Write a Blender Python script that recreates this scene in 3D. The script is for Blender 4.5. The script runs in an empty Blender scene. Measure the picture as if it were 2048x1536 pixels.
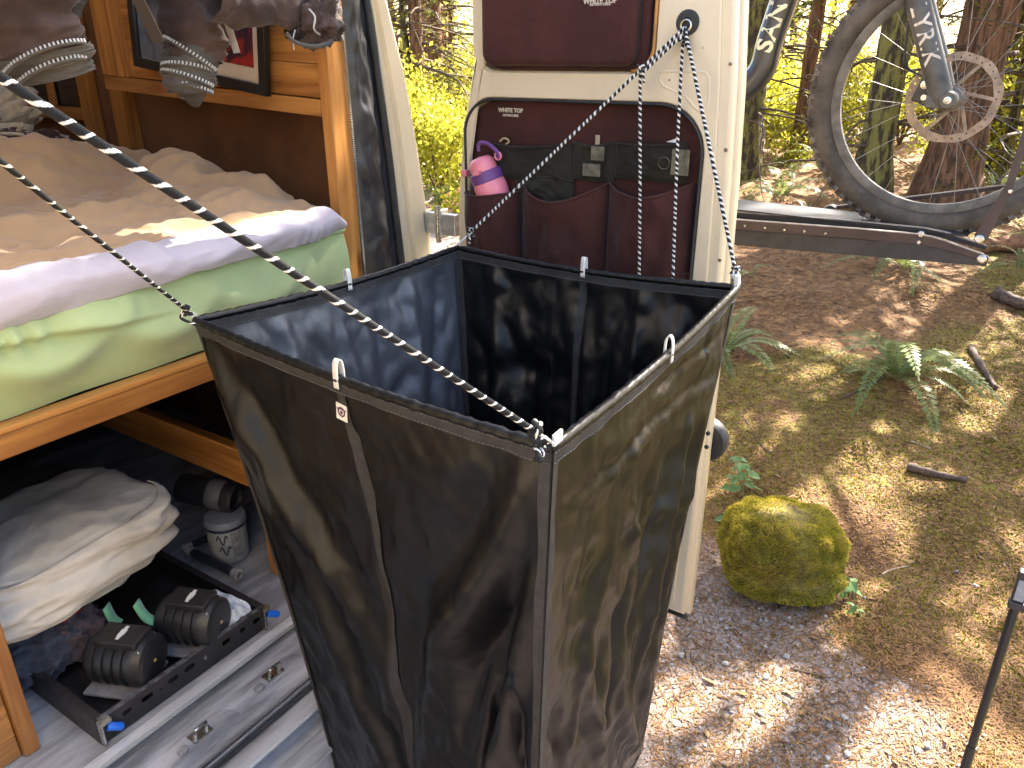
import bpy, bmesh, math, random
import numpy as np
from mathutils import Vector, Matrix, noise
R = math.radians
scene = bpy.context.scene
col = scene.collection
rng = random.Random(7)
nrs = np.random.RandomState(11)

# ------------------------------------------------------------------ camera
FPX, PITCH, AZ, EYE = 1530.0, R(23.0), R(33.0), Vector((0.0, 0.0, 1.85))
cd = bpy.data.cameras.new('camera')
cd.sensor_width = 36.0
cd.lens = 36.0 * FPX / 2048.0
cd.clip_start, cd.clip_end = 0.02, 400.0
camob = bpy.data.objects.new('camera', cd)
col.objects.link(camob)
FW = Vector((math.cos(AZ) * math.cos(PITCH), math.sin(AZ) * math.cos(PITCH), -math.sin(PITCH)))
RT = Vector((math.sin(AZ), -math.cos(AZ), 0.0))
UP = RT.cross(FW)
camob.matrix_world = Matrix.Translation(EYE) @ Matrix((RT, UP, -FW)).transposed().to_4x4()
scene.camera = camob
# ------------------------------------------------------------------ light
SUN_AZ, SUN_EL = R(-12.0), R(41.0)
world = bpy.data.worlds.new('World')
scene.world = world
world.use_nodes = True
wn = world.node_tree
sky = wn.nodes.new('ShaderNodeTexSky')
sky.sky_type = 'NISHITA'
sky.sun_disc = False
sky.sun_elevation = SUN_EL
sky.sun_rotation = math.pi / 2 - SUN_AZ
sky.dust_density = 3.5
sky.ozone_density = 0.4
wn.nodes['Background'].inputs['Strength'].default_value = 0.12
wn.links.new(sky.outputs[0], wn.nodes['Background'].inputs['Color'])
sl = bpy.data.lights.new('sun', 'SUN')
sl.energy, sl.angle, sl.color = 5.0, R(0.53), (1.0, 0.93, 0.80)
sun = bpy.data.objects.new('sun', sl)
col.objects.link(sun)
sdir = Vector((math.cos(SUN_AZ) * math.cos(SUN_EL), math.sin(SUN_AZ) * math.cos(SUN_EL), math.sin(SUN_EL)))
sun.rotation_euler = sdir.to_track_quat('Z', 'Y').to_euler()
sun.location = (6, -4, 12)
vs = scene.view_settings
vs.view_transform, vs.look, vs.exposure, vs.gamma = 'Standard', 'None', 2.8, 1.0
vs.use_curve_mapping = False
cy = scene.cycles
cy.use_denoising = True
cy.max_bounces, cy.diffuse_bounces, cy.glossy_bounces, cy.transmission_bounces = 8, 5, 3, 6
cy.transparent_max_bounces = 12
cy.sample_clamp_indirect = 6.0
cy.caustics_reflective = cy.caustics_refractive = False

# ------------------------------------------------------------------ helpers
def ray(x, y):
    return FW + RT * ((x - 1024.0) / FPX) - UP * ((y - 768.0) / FPX)

def at(x, y, ax, v):
    """the point of plane axis=v that a photo position looks at (used to measure the place)"""
    d = ray(x, y)
    return EYE + d * ((v - EYE[ax]) / d[ax])

def tag(o, label=None, cat=None, group=None, kind=None):
    if label: o['label'] = label
    if cat: o['category'] = cat
    if group: o['group'] = group
    if kind: o['kind'] = kind
    return o

def empty(name, loc, label=None, cat=None, group=None, rz=0.0):
    o = bpy.data.objects.new(name, None)
    o.empty_display_size = 0.05
    col.objects.link(o)
    o.location = loc
    o.rotation_euler = (0, 0, rz)
    return tag(o, label, cat, group)

def link(name, me, mat, parent=None):
    if mat is not None and not me.materials:
        for m in (mat if isinstance(mat, (list, tuple)) else [mat]):
            me.materials.append(m)
    o = bpy.data.objects.new(name, me)
    col.objects.link(o)
    if parent is not None:
        o.parent = parent
        L = Matrix.Identity(4)
        p = parent
        while p is not None:
            L = Matrix.LocRotScale(p.location, p.rotation_euler, p.scale) @ L
            p = p.parent
        o.matrix_local = L.inverted()     # meshes are written in world space
    return o

def copy_tree(o, parent=None):
    c = o.copy()
    col.objects.link(c)
    c.parent = parent
    for ch in list(o.children):
        copy_tree(ch, c)
    return c

def perp(t):
    a = Vector((0, 0, 1)) if abs(t.z) < 0.9 else Vector((1, 0, 0))
    n = t.cross(a).normalized()
    return n, t.cross(n).normalized()

class MB:
    def __init__(s):
        s.v, s.f, s.m, s.uv = [], [], [], []
    def add(s, vs_, fs, mi=0, uvs=None):
        b = len(s.v)
        s.v += [tuple(p) for p in vs_]
        for i, f in enumerate(fs):
            s.f.append(tuple(b + k for k in f))
            s.m.append(mi)
            s.uv.append(uvs[i] if uvs else [(0, 0)] * len(f))
    def box(s, lo, hi, M=None, mi=0):
        x0, y0, z0 = lo; x1, y1, z1 = hi
        p = [Vector(c) for c in ((x0,y0,z0),(x1,y0,z0),(x1,y1,z0),(x0,y1,z0),(x0,y0,z1),(x1,y0,z1),(x1,y1,z1),(x0,y1,z1))]
        if M is not None: p = [M @ q for q in p]
        s.add(p, [(0,3,2,1),(4,5,6,7),(0,1,5,4),(1,2,6,5),(2,3,7,6),(3,0,4,7)], mi)
    def bar(s, a, b, w, h, up=(0, 0, 1), mi=0):
        a, b = Vector(a), Vector(b)
        t = (b - a).normalized()
        n = t.cross(Vector(up)).normalized()
        u = n.cross(t)
        q = []
        for c in (a, b):
            q += [c - n*w/2 - u*h/2, c + n*w/2 - u*h/2, c + n*w/2 + u*h/2, c - n*w/2 + u*h/2]
        s.add(q, [(3,2,1,0),(4,5,6,7),(0,1,5,4),(1,2,6,5),(2,3,7,6),(3,0,4,7)], mi)
    def tube(s, path, r, n=8, cap=True, mi=0, closed=False, flat=1.0, jit=0.0, ref=None):
        path = [Vector(p) for p in path]
        k = len(path)
        rr = r if isinstance(r, (list, tuple)) else [r] * k
        vs_, fs, uvs = [], [], []
        N = None
        ln = 0.0
        lens = []
        for i, p in enumerate(path):
            if closed:
                t = (path[(i+1) % k] - path[i-1]).normalized()
            else:
                t = (path[min(i+1, k-1)] - path[max(i-1, 0)]).normalized()
            if N is None:
                N = Vector(ref) if ref else perp(t)[0]
            N = (N - t * N.dot(t))
            N = N.normalized() if N.length > 1e-6 else perp(t)[0]
            B = t.cross(N)
            if i: ln += (p - path[i-1]).length
            lens.append(ln)
            for j in range(n):
                a = 2 * math.pi * j / n
                q = rr[i] * (1 + (jit * noise.noise(p * 9 + Vector((math.cos(a), math.sin(a), 0)) * 1.3) if jit else 0))
                vs_.append(p + N * math.cos(a) * q + B * math.sin(a) * q * flat)
        m = k if closed else k - 1
        for i in range(m):
            i2 = (i + 1) % k
            l1 = lens[i2] if i2 else lens[-1] + (path[0] - path[-1]).length
            for j in range(n):
                j2 = (j + 1) % n
                fs.append((i*n+j, i*n+j2, i2*n+j2, i2*n+j))
                uvs.append([(j/n, lens[i]), ((j+1)/n, lens[i]), ((j+1)/n, l1), (j/n, l1)])
        if cap and not closed:
            fs.append(tuple(range(n))[::-1]); uvs.append([(0, 0)] * n)
            fs.append(tuple((k-1)*n + j for j in range(n))); uvs.append([(0, lens[-1])] * n)
        s.add(vs_, fs, mi, uvs)
    def lathe(s, prof, o, ax, n=24, mi=0, cap=True):
        """prof: (radius, height) along axis ax from origin o"""
        o, ax = Vector(o), Vector(ax).normalized()
        a, b = perp(ax)
        vs_ = [o + ax*h + (a*math.cos(2*math.pi*j/n) + b*math.sin(2*math.pi*j/n))*r for r, h in prof for j in range(n)]
        fs = [(i*n+j, i*n+(j+1) % n, (i+1)*n+(j+1) % n, (i+1)*n+j) for i in range(len(prof)-1) for j in range(n)]
        if cap:
            fs += [tuple(range(n))[::-1], tuple((len(prof)-1)*n+j for j in range(n))]
        s.add(vs_, fs, mi)
    def grid(s, fn, nu, nv, mi=0, wrap=False):
        vs_ = [fn(i/(nu-1) if not wrap else i/nu, j/(nv-1)) for j in range(nv) for i in range(nu)]
        fs, uvs = [], []
        for j in range(nv-1):
            for i in range(nu if wrap else nu-1):
                i2 = (i+1) % nu
                fs.append((j*nu+i, j*nu+i2, (j+1)*nu+i2, (j+1)*nu+i))
                a, b, c, d = i/(nu-1), (i+1)/(nu-1), j/(nv-1), (j+1)/(nv-1)
                uvs.append([(a, c), (b, c), (b, d), (a, d)])
        s.add(vs_, fs, mi, uvs)
    def mesh(s, name='m', smooth=False, angle=None, bevel=0.0, weld=False):
        me = bpy.data.meshes.new(name)
        me.from_pydata(s.v, [], s.f)
        me.polygons.foreach_set('material_index', s.m)
        ul = me.uv_layers.new(name='UVMap')
        ul.data.foreach_set('uv', np.array([c for f in s.uv for uv in f for c in uv], dtype=np.float32))
        me.validate()
        bm = bmesh.new(); bm.from_mesh(me)
        if weld: bmesh.ops.remove_doubles(bm, verts=bm.verts, dist=1e-5)
        bmesh.ops.recalc_face_normals(bm, faces=bm.faces)
        if bevel > 0:
            ed = [e for e in bm.edges if len(e.link_faces) == 2 and e.calc_face_angle(0) > R(40)]
            bmesh.ops.bevel(bm, geom=ed, offset=bevel, segments=2, profile=0.6, affect='EDGES', clamp_overlap=True)
        bm.to_mesh(me); bm.free()
        if smooth: me.shade_smooth()
        if angle is not None: me.set_sharp_from_angle(angle=R(angle))
        return me
    def build(s, name, mat, parent=None, smooth=False, angle=None, bevel=0.0, weld=False):
        return link(name, s.mesh(name, smooth, angle, bevel, weld), mat, parent)

def solid(o, t, off=0.0):
    m = o.modifiers.new('Solidify', 'SOLIDIFY')
    m.thickness, m.offset = t, off
    return o

def quadmesh(name, P, mat, parent=None, colors=None):
    """P: (n,4,3) array of quads -> one cheap mesh"""
    P = np.asarray(P, dtype=np.float32)
    n = len(P)
    me = bpy.data.meshes.new(name)
    me.vertices.add(n*4); me.loops.add(n*4); me.polygons.add(n)
    me.vertices.foreach_set('co', P.reshape(-1))
    me.loops.foreach_set('vertex_index', np.arange(n*4, dtype=np.int32))
    me.polygons.foreach_set('loop_start', np.arange(0, n*4, 4, dtype=np.int32))
    at_ = me.attributes.new('tone', 'FLOAT', 'FACE')
    c = nrs.rand(n).astype(np.float32) if colors is None else np.asarray(colors, dtype=np.float32)
    at_.data.foreach_set('value', c)
    me.update()
    me.validate()
    return link(name, me, mat, parent) if mat is not None else me

def curve_mesh(kind, setup):
    cu = bpy.data.curves.new('tmp', kind)
    setup(cu)
    o = bpy.data.objects.new('tmp', cu)
    col.objects.link(o)
    dg = bpy.context.evaluated_depsgraph_get()
    dg.update()
    me = bpy.data.meshes.new_from_object(o.evaluated_get(dg))
    bpy.data.objects.remove(o); bpy.data.curves.remove(cu)
    me.materials.clear()
    return me

def text_mesh(txt, size, ext=0.0006, bold=0.0, spacing=1.0):
    def f(cu):
        cu.body, cu.size, cu.extrude, cu.offset = txt, size, ext, bold
        cu.space_character = spacing
        cu.align_x, cu.align_y = 'CENTER', 'CENTER'
        cu.resolution_u = 3
    return curve_mesh('FONT', f)

def plate(outline, holes, thick, bevel=0.0, res=2):
    """flat plate with holes, in local XY, from z=0 up to thick"""
    def f(cu):
        cu.dimensions, cu.fill_mode = '2D', 'BOTH'
        cu.extrude, cu.bevel_depth, cu.bevel_resolution = max(thick/2 - bevel, 0.0), bevel, res
        cu.offset = -bevel
        for poly in [outline] + list(holes):
            sp = cu.splines.new('POLY')
            sp.points.add(len(poly) - 1)
            for p, q in zip(sp.points, poly): p.co = (q[0], q[1], 0, 1)
            sp.use_cyclic_u = True
    me = curve_mesh('CURVE', f)
    me.transform(Matrix.Translation((0, 0, thick/2)))
    return me

def rrect(x0, y0, x1, y1, r, n=7):
    """counter-clockwise from the top right; r: one radius or (tr, tl, bl, br)"""
    rs = r if isinstance(r, (list, tuple)) else [r]*4
    out = []
    for (X, Y), (sx, sy), a0, q in zip(((x1, y1), (x0, y1), (x0, y0), (x1, y0)), ((-1, -1), (1, -1), (1, 1), (-1, 1)), (0, 90, 180, 270), rs):
        for i in range(n+1):
            a = R(a0 + 90*i/n)
            out.append((X + sx*q + q*math.cos(a), Y + sy*q + q*math.sin(a)))
    return out

def basis(o, x, y):
    x = Vector(x).normalized(); y = Vector(y); y = (y - x*y.dot(x)).normalized()
    z = x.cross(y)
    return Matrix.Translation(Vector(o)) @ Matrix((x, y, z)).transposed().to_4x4()

def placed(name, me, M, mat, parent=None):
    me.transform(M)
    return link(name, me, mat, parent)

def lerp(a, b, t): return a + (b - a)*t
def sstep(a, b, x):
    t = min(max((x - a)/(b - a), 0.0), 1.0)
    return t*t*(3 - 2*t)
def fbm(p, o=4):
    return noise.fractal(Vector(p), 0.9, 2.0, o, noise_basis='PERLIN_ORIGINAL')
def spline(pts, n):
    """Catmull-Rom through the points"""
    pts = [Vector(p) for p in pts]
    P = [pts[0]*2 - pts[1]] + pts + [pts[-1]*2 - pts[-2]]
    out = []
    for i in range(1, len(P)-2):
        for k in range(n):
            t = k/n
            a, b, c, d = P[i-1], P[i], P[i+1], P[i+2]
            out.append(0.5*((2*b) + (c-a)*t + (2*a-5*b+4*c-d)*t*t + (-a+3*b-3*c+d)*t**3))
    return out + [pts[-1]]

# ------------------------------------------------------------------ materials
def nodes(name):
    m = bpy.data.materials.new(name)
    m.use_nodes = True
    nt = m.node_tree
    return m, nt, nt.nodes['Principled BSDF'], nt.nodes, nt.links

def rgb(c): return (c[0], c[1], c[2], 1.0)

def mixc(nt, fac, a, b, blend='MIX'):
    n = nt.nodes.new('ShaderNodeMix')
    n.data_type, n.blend_type = 'RGBA', blend
    for k, v in ((0, fac), (6, a), (7, b)):
        if hasattr(v, 'is_output'): nt.links.new(v, n.inputs[k])
        elif k == 0: n.inputs[0].default_value = v
        else: n.inputs[k].default_value = rgb(v)
    return n.outputs[2]

def nz(nt, scale, detail=5, rough=0.6, vec=None, dist=0.0):
    n = nt.nodes.new('ShaderNodeTexNoise')
    n.inputs['Scale'].default_value, n.inputs['Detail'].default_value = scale, detail
    n.inputs['Roughness'].default_value, n.inputs['Distortion'].default_value = rough, dist
    if vec is not None: nt.links.new(vec, n.inputs['Vector'])
    return n.outputs[0]

def ramp(nt, fac, a, b):
    n = nt.nodes.new('ShaderNodeMapRange')
    n.inputs[1].default_value, n.inputs[2].default_value = a, b
    n.interpolation_type = 'SMOOTHSTEP'
    nt.links.new(fac, n.inputs[0])
    return n.outputs[0]

def geo(nt, stretch=(1, 1, 1), rot=(0, 0, 0), space='Object'):
    t = nt.nodes.new('ShaderNodeTexCoord')
    m = nt.nodes.new('ShaderNodeMapping')
    m.inputs['Scale'].default_value = stretch
    m.inputs['Rotation'].default_value = rot
    nt.links.new(t.outputs[space], m.inputs['Vector'])
    return m.outputs[0]

def bump(nt, b, h, strength, dist=0.002, prev=None):
    n = nt.nodes.new('ShaderNodeBump')
    n.inputs['Strength'].default_value, n.inputs['Distance'].default_value = strength, dist
    nt.links.new(h, n.inputs['Height'])
    if prev is not None: nt.links.new(prev, n.inputs['Normal'])
    if b is not None: nt.links.new(n.outputs[0], b.inputs['Normal'])
    return n.outputs[0]

def math_(nt, op, a, b=0.0):
    n = nt.nodes.new('ShaderNodeMath')
    n.operation = op
    for k, v in ((0, a), (1, b)):
        if hasattr(v, 'is_output'): nt.links.new(v, n.inputs[k])
        else: n.inputs[k].default_value = v
    return n.outputs[0]

def MAT(name, c, rough=0.6, var=0.25, scale=14, c2=None, lo=0.35, hi=0.65, bs=0.0, bscale=120, bdist=0.002, metal=0.0, spec=0.5, sheen=0.0, coat=0.0, rvar=0.0, stretch=(1, 1, 1)):
    m, nt, b, N, L = nodes(name)
    v = geo(nt, stretch)
    n1 = nz(nt, scale, 6, 0.62, v)
    a = tuple(x*(1-var) for x in c)
    d = c2 if c2 else tuple(min(x*(1+var), 1) for x in c)
    L.new(mixc(nt, ramp(nt, n1, lo, hi), a, d), b.inputs['Base Color'])
    b.inputs['Roughness'].default_value = rough
    b.inputs['Metallic'].default_value = metal
    b.inputs['Specular IOR Level'].default_value = spec
    b.inputs['Sheen Weight'].default_value = sheen
    b.inputs['Coat Weight'].default_value = coat
    b.inputs['Coat Roughness'].default_value = 0.15
    if rvar:
        mr = nt.nodes.new('ShaderNodeMapRange')
        mr.inputs[3].default_value, mr.inputs[4].default_value = rough - rvar, rough + rvar
        L.new(nz(nt, scale*2.3, 5, 0.6, v), mr.inputs[0]); L.new(mr.outputs[0], b.inputs['Roughness'])
    if bs: bump(nt, b, nz(nt, bscale, 4, 0.6, v), bs, bdist)
    return m

def WOOD(name, c=(0.50, 0.225, 0.058), dark=(0.24, 0.085, 0.02), axis=0, rough=0.38, coat=0.25):
    m, nt, b, N, L = nodes(name)
    st = [26.0, 26.0, 26.0]; st[axis] = 1.6
    v = geo(nt, tuple(st))
    g = nz(nt, 1.0, 5, 0.6, v, 0.6)
    v2 = geo(nt, tuple(9.0 if i != axis else 3.2 for i in range(3)))
    vo = nt.nodes.new('ShaderNodeTexVoronoi'); vo.inputs['Scale'].default_value = 1.0
    L.new(v2, vo.inputs['Vector'])
    knot = ramp(nt, vo.outputs['Distance'], 0.16, 0.05)
    st3 = [160.0]*3; st3[axis] = 5.0
    fine = nz(nt, 1.0, 3, 0.6, geo(nt, tuple(st3)))
    c1 = mixc(nt, ramp(nt, g, 0.35, 0.7), c, dark)
    c1 = mixc(nt, math_(nt, 'MULTIPLY', ramp(nt, fine, 0.45, 0.75), 0.25), c1, dark)
    c1 = mixc(nt, math_(nt, 'MULTIPLY', knot, 0.8), c1, (0.09, 0.03, 0.01))
    oi = nt.nodes.new('ShaderNodeObjectInfo')
    hv = nt.nodes.new('ShaderNodeHueSaturation')
    mr = nt.nodes.new('ShaderNodeMapRange'); mr.inputs[3].default_value, mr.inputs[4].default_value = 0.82, 1.15
    L.new(oi.outputs['Random'], mr.inputs[0]); L.new(mr.outputs[0], hv.inputs['Value'])
    L.new(c1, hv.inputs['Color']); L.new(hv.outputs[0], b.inputs['Base Color'])
    b.inputs['Roughness'].default_value = rough
    b.inputs['Coat Weight'].default_value = coat
    bump(nt, b, fine, 0.15, 0.001)
    return m

def CLOTH(name, c, c2=None, rough=0.85, weave=900, wr=0.3, wscale=18, sheen=0.3, var=0.12, spec=0.3):
    m, nt, b, N, L = nodes(name)
    v = geo(nt)
    n1 = nz(nt, 5, 5, 0.6, v)
    L.new(mixc(nt, ramp(nt, n1, 0.35, 0.65), tuple(x*(1-var) for x in c), c2 or tuple(x*(1+var) for x in c)), b.inputs['Base Color'])
    b.inputs['Roughness'].default_value = rough
    b.inputs['Sheen Weight'].default_value = sheen
    b.inputs['Specular IOR Level'].default_value = spec
    n0 = bump(nt, None, nz(nt, wscale, 4, 0.55, v, 0.8), wr, 0.012)
    bump(nt, b, nz(nt, weave, 2, 0.5, v), 0.25, 0.0006, n0)
    return m

def LEAF(name, cs, trans=0.45, rough=0.55, vary=0.0):
    """cs: dark, mid, light by the face's own tone"""
    m, nt, b, N, L = nodes(name)
    a = nt.nodes.new('ShaderNodeAttribute'); a.attribute_name = 'tone'
    cr = nt.nodes.new('ShaderNodeValToRGB')
    cr.color_ramp.elements[0].color, cr.color_ramp.elements[1].color = rgb(cs[0]), rgb(cs[-1])
    for i, c in enumerate(cs[1:-1]):
        e = cr.color_ramp.elements.new((i+1)/(len(cs)-1)); e.color = rgb(c)
    L.new(a.outputs['Fac'], cr.inputs[0])
    L.new(cr.outputs[0], b.inputs['Base Color'])
    b.inputs['Roughness'].default_value = rough
    b.inputs['Specular IOR Level'].default_value = 0.3
    if trans > 0:
        t = nt.nodes.new('ShaderNodeBsdfTranslucent')
        L.new(cr.outputs[0], t.inputs['Color'])
        mx = nt.nodes.new('ShaderNodeMixShader'); mx.inputs[0].default_value = trans
        L.new(b.outputs[0], mx.inputs[1]); L.new(t.outputs[0], mx.inputs[2])
        L.new(mx.outputs[0], nt.nodes['Material Output'].inputs['Surface'])
    return m

def CORD(name, dark, light, k, width, helix=1.0, soft=0.05):
    m, nt, b, N, L = nodes(name)
    uv = nt.nodes.new('ShaderNodeUVMap')
    sx = nt.nodes.new('ShaderNodeSeparateXYZ'); L.new(uv.outputs[0], sx.inputs[0])
    ph = math_(nt, 'ADD', math_(nt, 'MULTIPLY', sx.outputs[1], k), math_(nt, 'MULTIPLY', sx.outputs[0], helix))
    cl_ = nt.nodes.new('ShaderNodeCombineXYZ'); L.new(math_(nt, 'MULTIPLY', sx.outputs[1], 17.0), cl_.inputs[1])
    ph = math_(nt, 'ADD', ph, math_(nt, 'MULTIPLY', nz(nt, 1.0, 2, .5, cl_.outputs[0]), 1.6))
    fr = math_(nt, 'FRACT', ph)
    tri = math_(nt, 'ABSOLUTE', math_(nt, 'SUBTRACT', fr, 0.5))
    c0 = nt.nodes.new('ShaderNodeCombineXYZ')
    L.new(math_(nt, 'MULTIPLY', sx.outputs[0], 9.0), c0.inputs[0]); L.new(math_(nt, 'MULTIPLY', sx.outputs[1], 600.0), c0.inputs[1])
    w = nz(nt, 1.0, 2, 0.5, c0.outputs[0])
    tri = math_(nt, 'ADD', tri, math_(nt, 'MULTIPLY', math_(nt, 'SUBTRACT', w, 0.5), 0.16))
    L.new(mixc(nt, ramp(nt, tri, width + soft, width - soft), dark, light), b.inputs['Base Color'])
    b.inputs['Roughness'].default_value = 0.85
    b.inputs['Specular IOR Level'].default_value = 0.2
    bump(nt, b, w, 0.5, 0.0008)
    return m

PINE_X, PINE_Y, PINE_Z = (WOOD('varnished_pine_' + 'xyz'[i], axis=i) for i in range(3))
def PAINTED(name, c):
    m, nt, b, N, L = nodes(name)
    v = geo(nt)
    d1 = math_(nt, 'MULTIPLY', ramp(nt, nz(nt, 5, 6, .7, geo(nt, (1, 1, .5))), .52, .78), .35)
    d2 = math_(nt, 'MULTIPLY', ramp(nt, nz(nt, 75, 3, .6, v), .70, .78), .6)
    cc = mixc(nt, d1, c, (c[0]*.72, c[1]*.66, c[2]*.56))
    L.new(mixc(nt, d2, cc, (c[0]*.4, c[1]*.34, c[2]*.28)), b.inputs['Base Color'])
    b.inputs['Roughness'].default_value = .34
    b.inputs['Coat Weight'].default_value = .4
    bump(nt, b, nz(nt, 260, 3, .5, v), .04, .001)
    return m
PAINT = PAINTED('cream_van_paint', (0.66, 0.555, 0.385))
RUBBER = MAT('black_rubber', (0.018, 0.018, 0.018), 0.6, 0.3, 30, bs=0.1)
BLACKMETAL = MAT('black_powder_coat', (0.022, 0.020, 0.022), 0.42, 0.3, 25, bs=0.12, bscale=500, rvar=0.1)
STEEL = MAT('zinc_steel', (0.55, 0.54, 0.50), 0.28, 0.15, 40, metal=1.0, rvar=0.1)
ALU = MAT('scuffed_aluminium', (0.60, 0.60, 0.61), 0.30, 0.15, 14, metal=0.25, rvar=0.12, bs=0.08, bscale=90, stretch=(0.25, 2, 2))
WHITE = MAT('white_plastic', (0.75, 0.73, 0.68), 0.45, 0.06, 20)
# ================================================================== ground
_wv = [(nrs.randn(2), nrs.rand()*6.28, k) for k in (0.25, 0.5, 0.9, 1.6, 3.0, 5.5, 9.0) for _ in range(3)]
def gz(x, y):
    x, y = np.asarray(x, float), np.asarray(y, float)
    t = np.clip((x - 2.9)/5.6, 0, 1)
    z = 0.72*(t*t*(3-2*t)*0.35 + t*0.65)
    t2 = np.clip((-y - 0.1)/4.0, 0, 1)
    z = z + 0.25*t2*np.clip((x-2.0)/3.0, 0, 1)
    far = np.clip((np.hypot(x, y) - 9.0)/10.0, 0, 1)
    z = z - 0.1*far
    for d, ph, k in _wv:
        d = d/np.linalg.norm(d)
        z = z + 0.055/(0.6 + k*1.9)*np.sin(k*(x*d[0] + y*d[1])*1.9 + ph)*np.clip((x-1.2)/2.2, 0.12, 1)
    return z

def ground_at(x, y):
    d = ray(x, y)
    p = EYE.copy(); t = 0.3
    for _ in range(4000):
        t *= 1.003
        p = EYE + d*t
        if p.z <= float(gz(p.x, p.y)): break
    return Vector((p.x, p.y, float(gz(p.x, p.y))))

def axis_(lo, a, b, hi, step, g=1.16):
    mid = list(np.arange(a, b, step))
    up, s, x = [], step, b
    while x < hi: up.append(x); s *= g; x += s
    dn, s, x = [], step, a - step
    while x > lo: dn.append(x); s *= g; x -= s
    return np.array(dn[::-1] + mid + up)
GX, GY = axis_(-150, 0.6, 9.5, 260, 0.045), axis_(-200, -3.2, 5.0, 200, 0.05)
XX, YY = np.meshgrid(GX, GY)
ZZ = gz(XX, YY)
me = bpy.data.meshes.new('ground')
nx, ny = len(GX), len(GY)
me.from_pydata(np.stack([XX, YY, ZZ], -1).reshape(-1, 3).tolist(), [],
               [(j*nx+i, j*nx+i+1, (j+1)*nx+i+1, (j+1)*nx+i) for j in range(ny-1) for i in range(nx-1)])
me.shade_smooth()

def gravel_mask(x, y):
    return np.clip((2.50 + 0.22*np.sin(3.1*y+1) + 0.15*np.sin(7*x+5*y) - (x + 0.9*(0.3 - y)))/0.28, 0, 1)
def moss_mask(x, y):
    s = np.sin(1.7*x+0.6*y+0.5) + np.sin(2.9*y-1.1*x+2.1) + 0.7*np.sin(5.3*x+4.1*y) + 0.7*np.sin(6.1*y-3.7*x+1)
    m = np.clip((s + 1.05 + 1.7*np.clip((0.75-y)/1.0, -1, 1) - 0.75*np.clip((x-3.8)/1.4, -0.6, 2.6))/1.7, 0, 1)
    return m*(1-gravel_mask(x, y)*0.85)
for nm, fn in (('gravel', gravel_mask), ('moss', moss_mask)):
    a_ = me.attributes.new(nm, 'FLOAT', 'POINT')
    a_.data.foreach_set('value', fn(XX, YY).astype(np.float32).reshape(-1))
m, nt, b, N, L = nodes('forest_floor')
v = geo(nt)
def attr(nt, n):
    a = nt.nodes.new('ShaderNodeAttribute'); a.attribute_name = n; return a.outputs['Fac']
n_big, n_mid, n_fine = nz(nt, 1.6, 6, 0.65, v), nz(nt, 14, 6, 0.7, v), nz(nt, 85, 5, 0.75, v)
streak = nz(nt, 1.0, 4, 0.7, geo(nt, (40, 170, 60), (0, 0, 0.5)), 1.5)
streak2 = nz(nt, 1.0, 4, 0.7, geo(nt, (170, 45, 60), (0, 0, -0.4)), 1.5)
duff = mixc(nt, ramp(nt, n_mid, 0.35, 0.68), (0.125, 0.052, 0.013), (0.35, 0.160, 0.044))
duff = mixc(nt, ramp(nt, streak, 0.52, 0.66), duff, (0.27, 0.155, 0.075))
duff = mixc(nt, ramp(nt, streak2, 0.55, 0.68), duff, (0.07, 0.035, 0.018))
mossc = mixc(nt, ramp(nt, n_fine, 0.35, 0.7), (0.105, 0.078, 0.006), (0.30, 0.225, 0.020))
mossc = mixc(nt, math_(nt, 'MULTIPLY', ramp(nt, streak, 0.5, 0.62), 0.55), mossc, (0.24, 0.15, 0.07))
grav = mixc(nt, ramp(nt, n_fine, 0.35, 0.68), (0.18, 0.13, 0.105), (0.46, 0.355, 0.30))
grav = mixc(nt, math_(nt, 'MULTIPLY', ramp(nt, streak2, 0.48, 0.64), 0.6), grav, (0.17, 0.095, 0.052))
def edge(mk, w=0.9):
    return ramp(nt, math_(nt, 'ADD', attr(nt, mk), math_(nt, 'MULTIPLY', math_(nt, 'SUBTRACT', n_mid, 0.5), w)), 0.32, 0.68)
c = mixc(nt, edge('moss', 1.3), duff, mossc)
c = mixc(nt, edge('gravel', 0.9), c, grav)
L.new(c, b.inputs['Base Color'])
b.inputs['Roughness'].default_value = 0.9
n0 = bump(nt, None, n_mid, 0.6, 0.03)
n0 = bump(nt, None, streak, 0.5, 0.008, n0)
bump(nt, b, n_fine, 0.8, 0.008, n0)
FLOOR = m
ground = link('ground', me, FLOOR)
tag(ground, kind='structure')

# ------------------------------------------------------------------ loose litter
def view_points(n, x0, x1, y0, y1, power=1.0):
    """ground positions spread evenly over the part of the picture that shows ground"""
    out = []
    d = np.array(FW)[None] + np.array(RT)[None]*((nrs.rand(n)*(x1-x0)+x0-1024)/FPX)[:, None] - np.array(UP)[None]*(((nrs.rand(n)**power)*(y1-y0)+y0-768)/FPX)[:, None]
    lo, hi = np.full(n, 0.5), np.full(n, 40.0)
    for _ in range(26):
        mid = (lo+hi)/2
        p = np.array(EYE)[None] + d*mid[:, None]
        under = p[:, 2] < gz(p[:, 0], p[:, 1])
        hi = np.where(under, mid, hi); lo = np.where(under, lo, mid)
    p = np.array(EYE)[None] + d*hi[:, None]
    p[:, 2] = gz(p[:, 0], p[:, 1])
    return p

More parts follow.
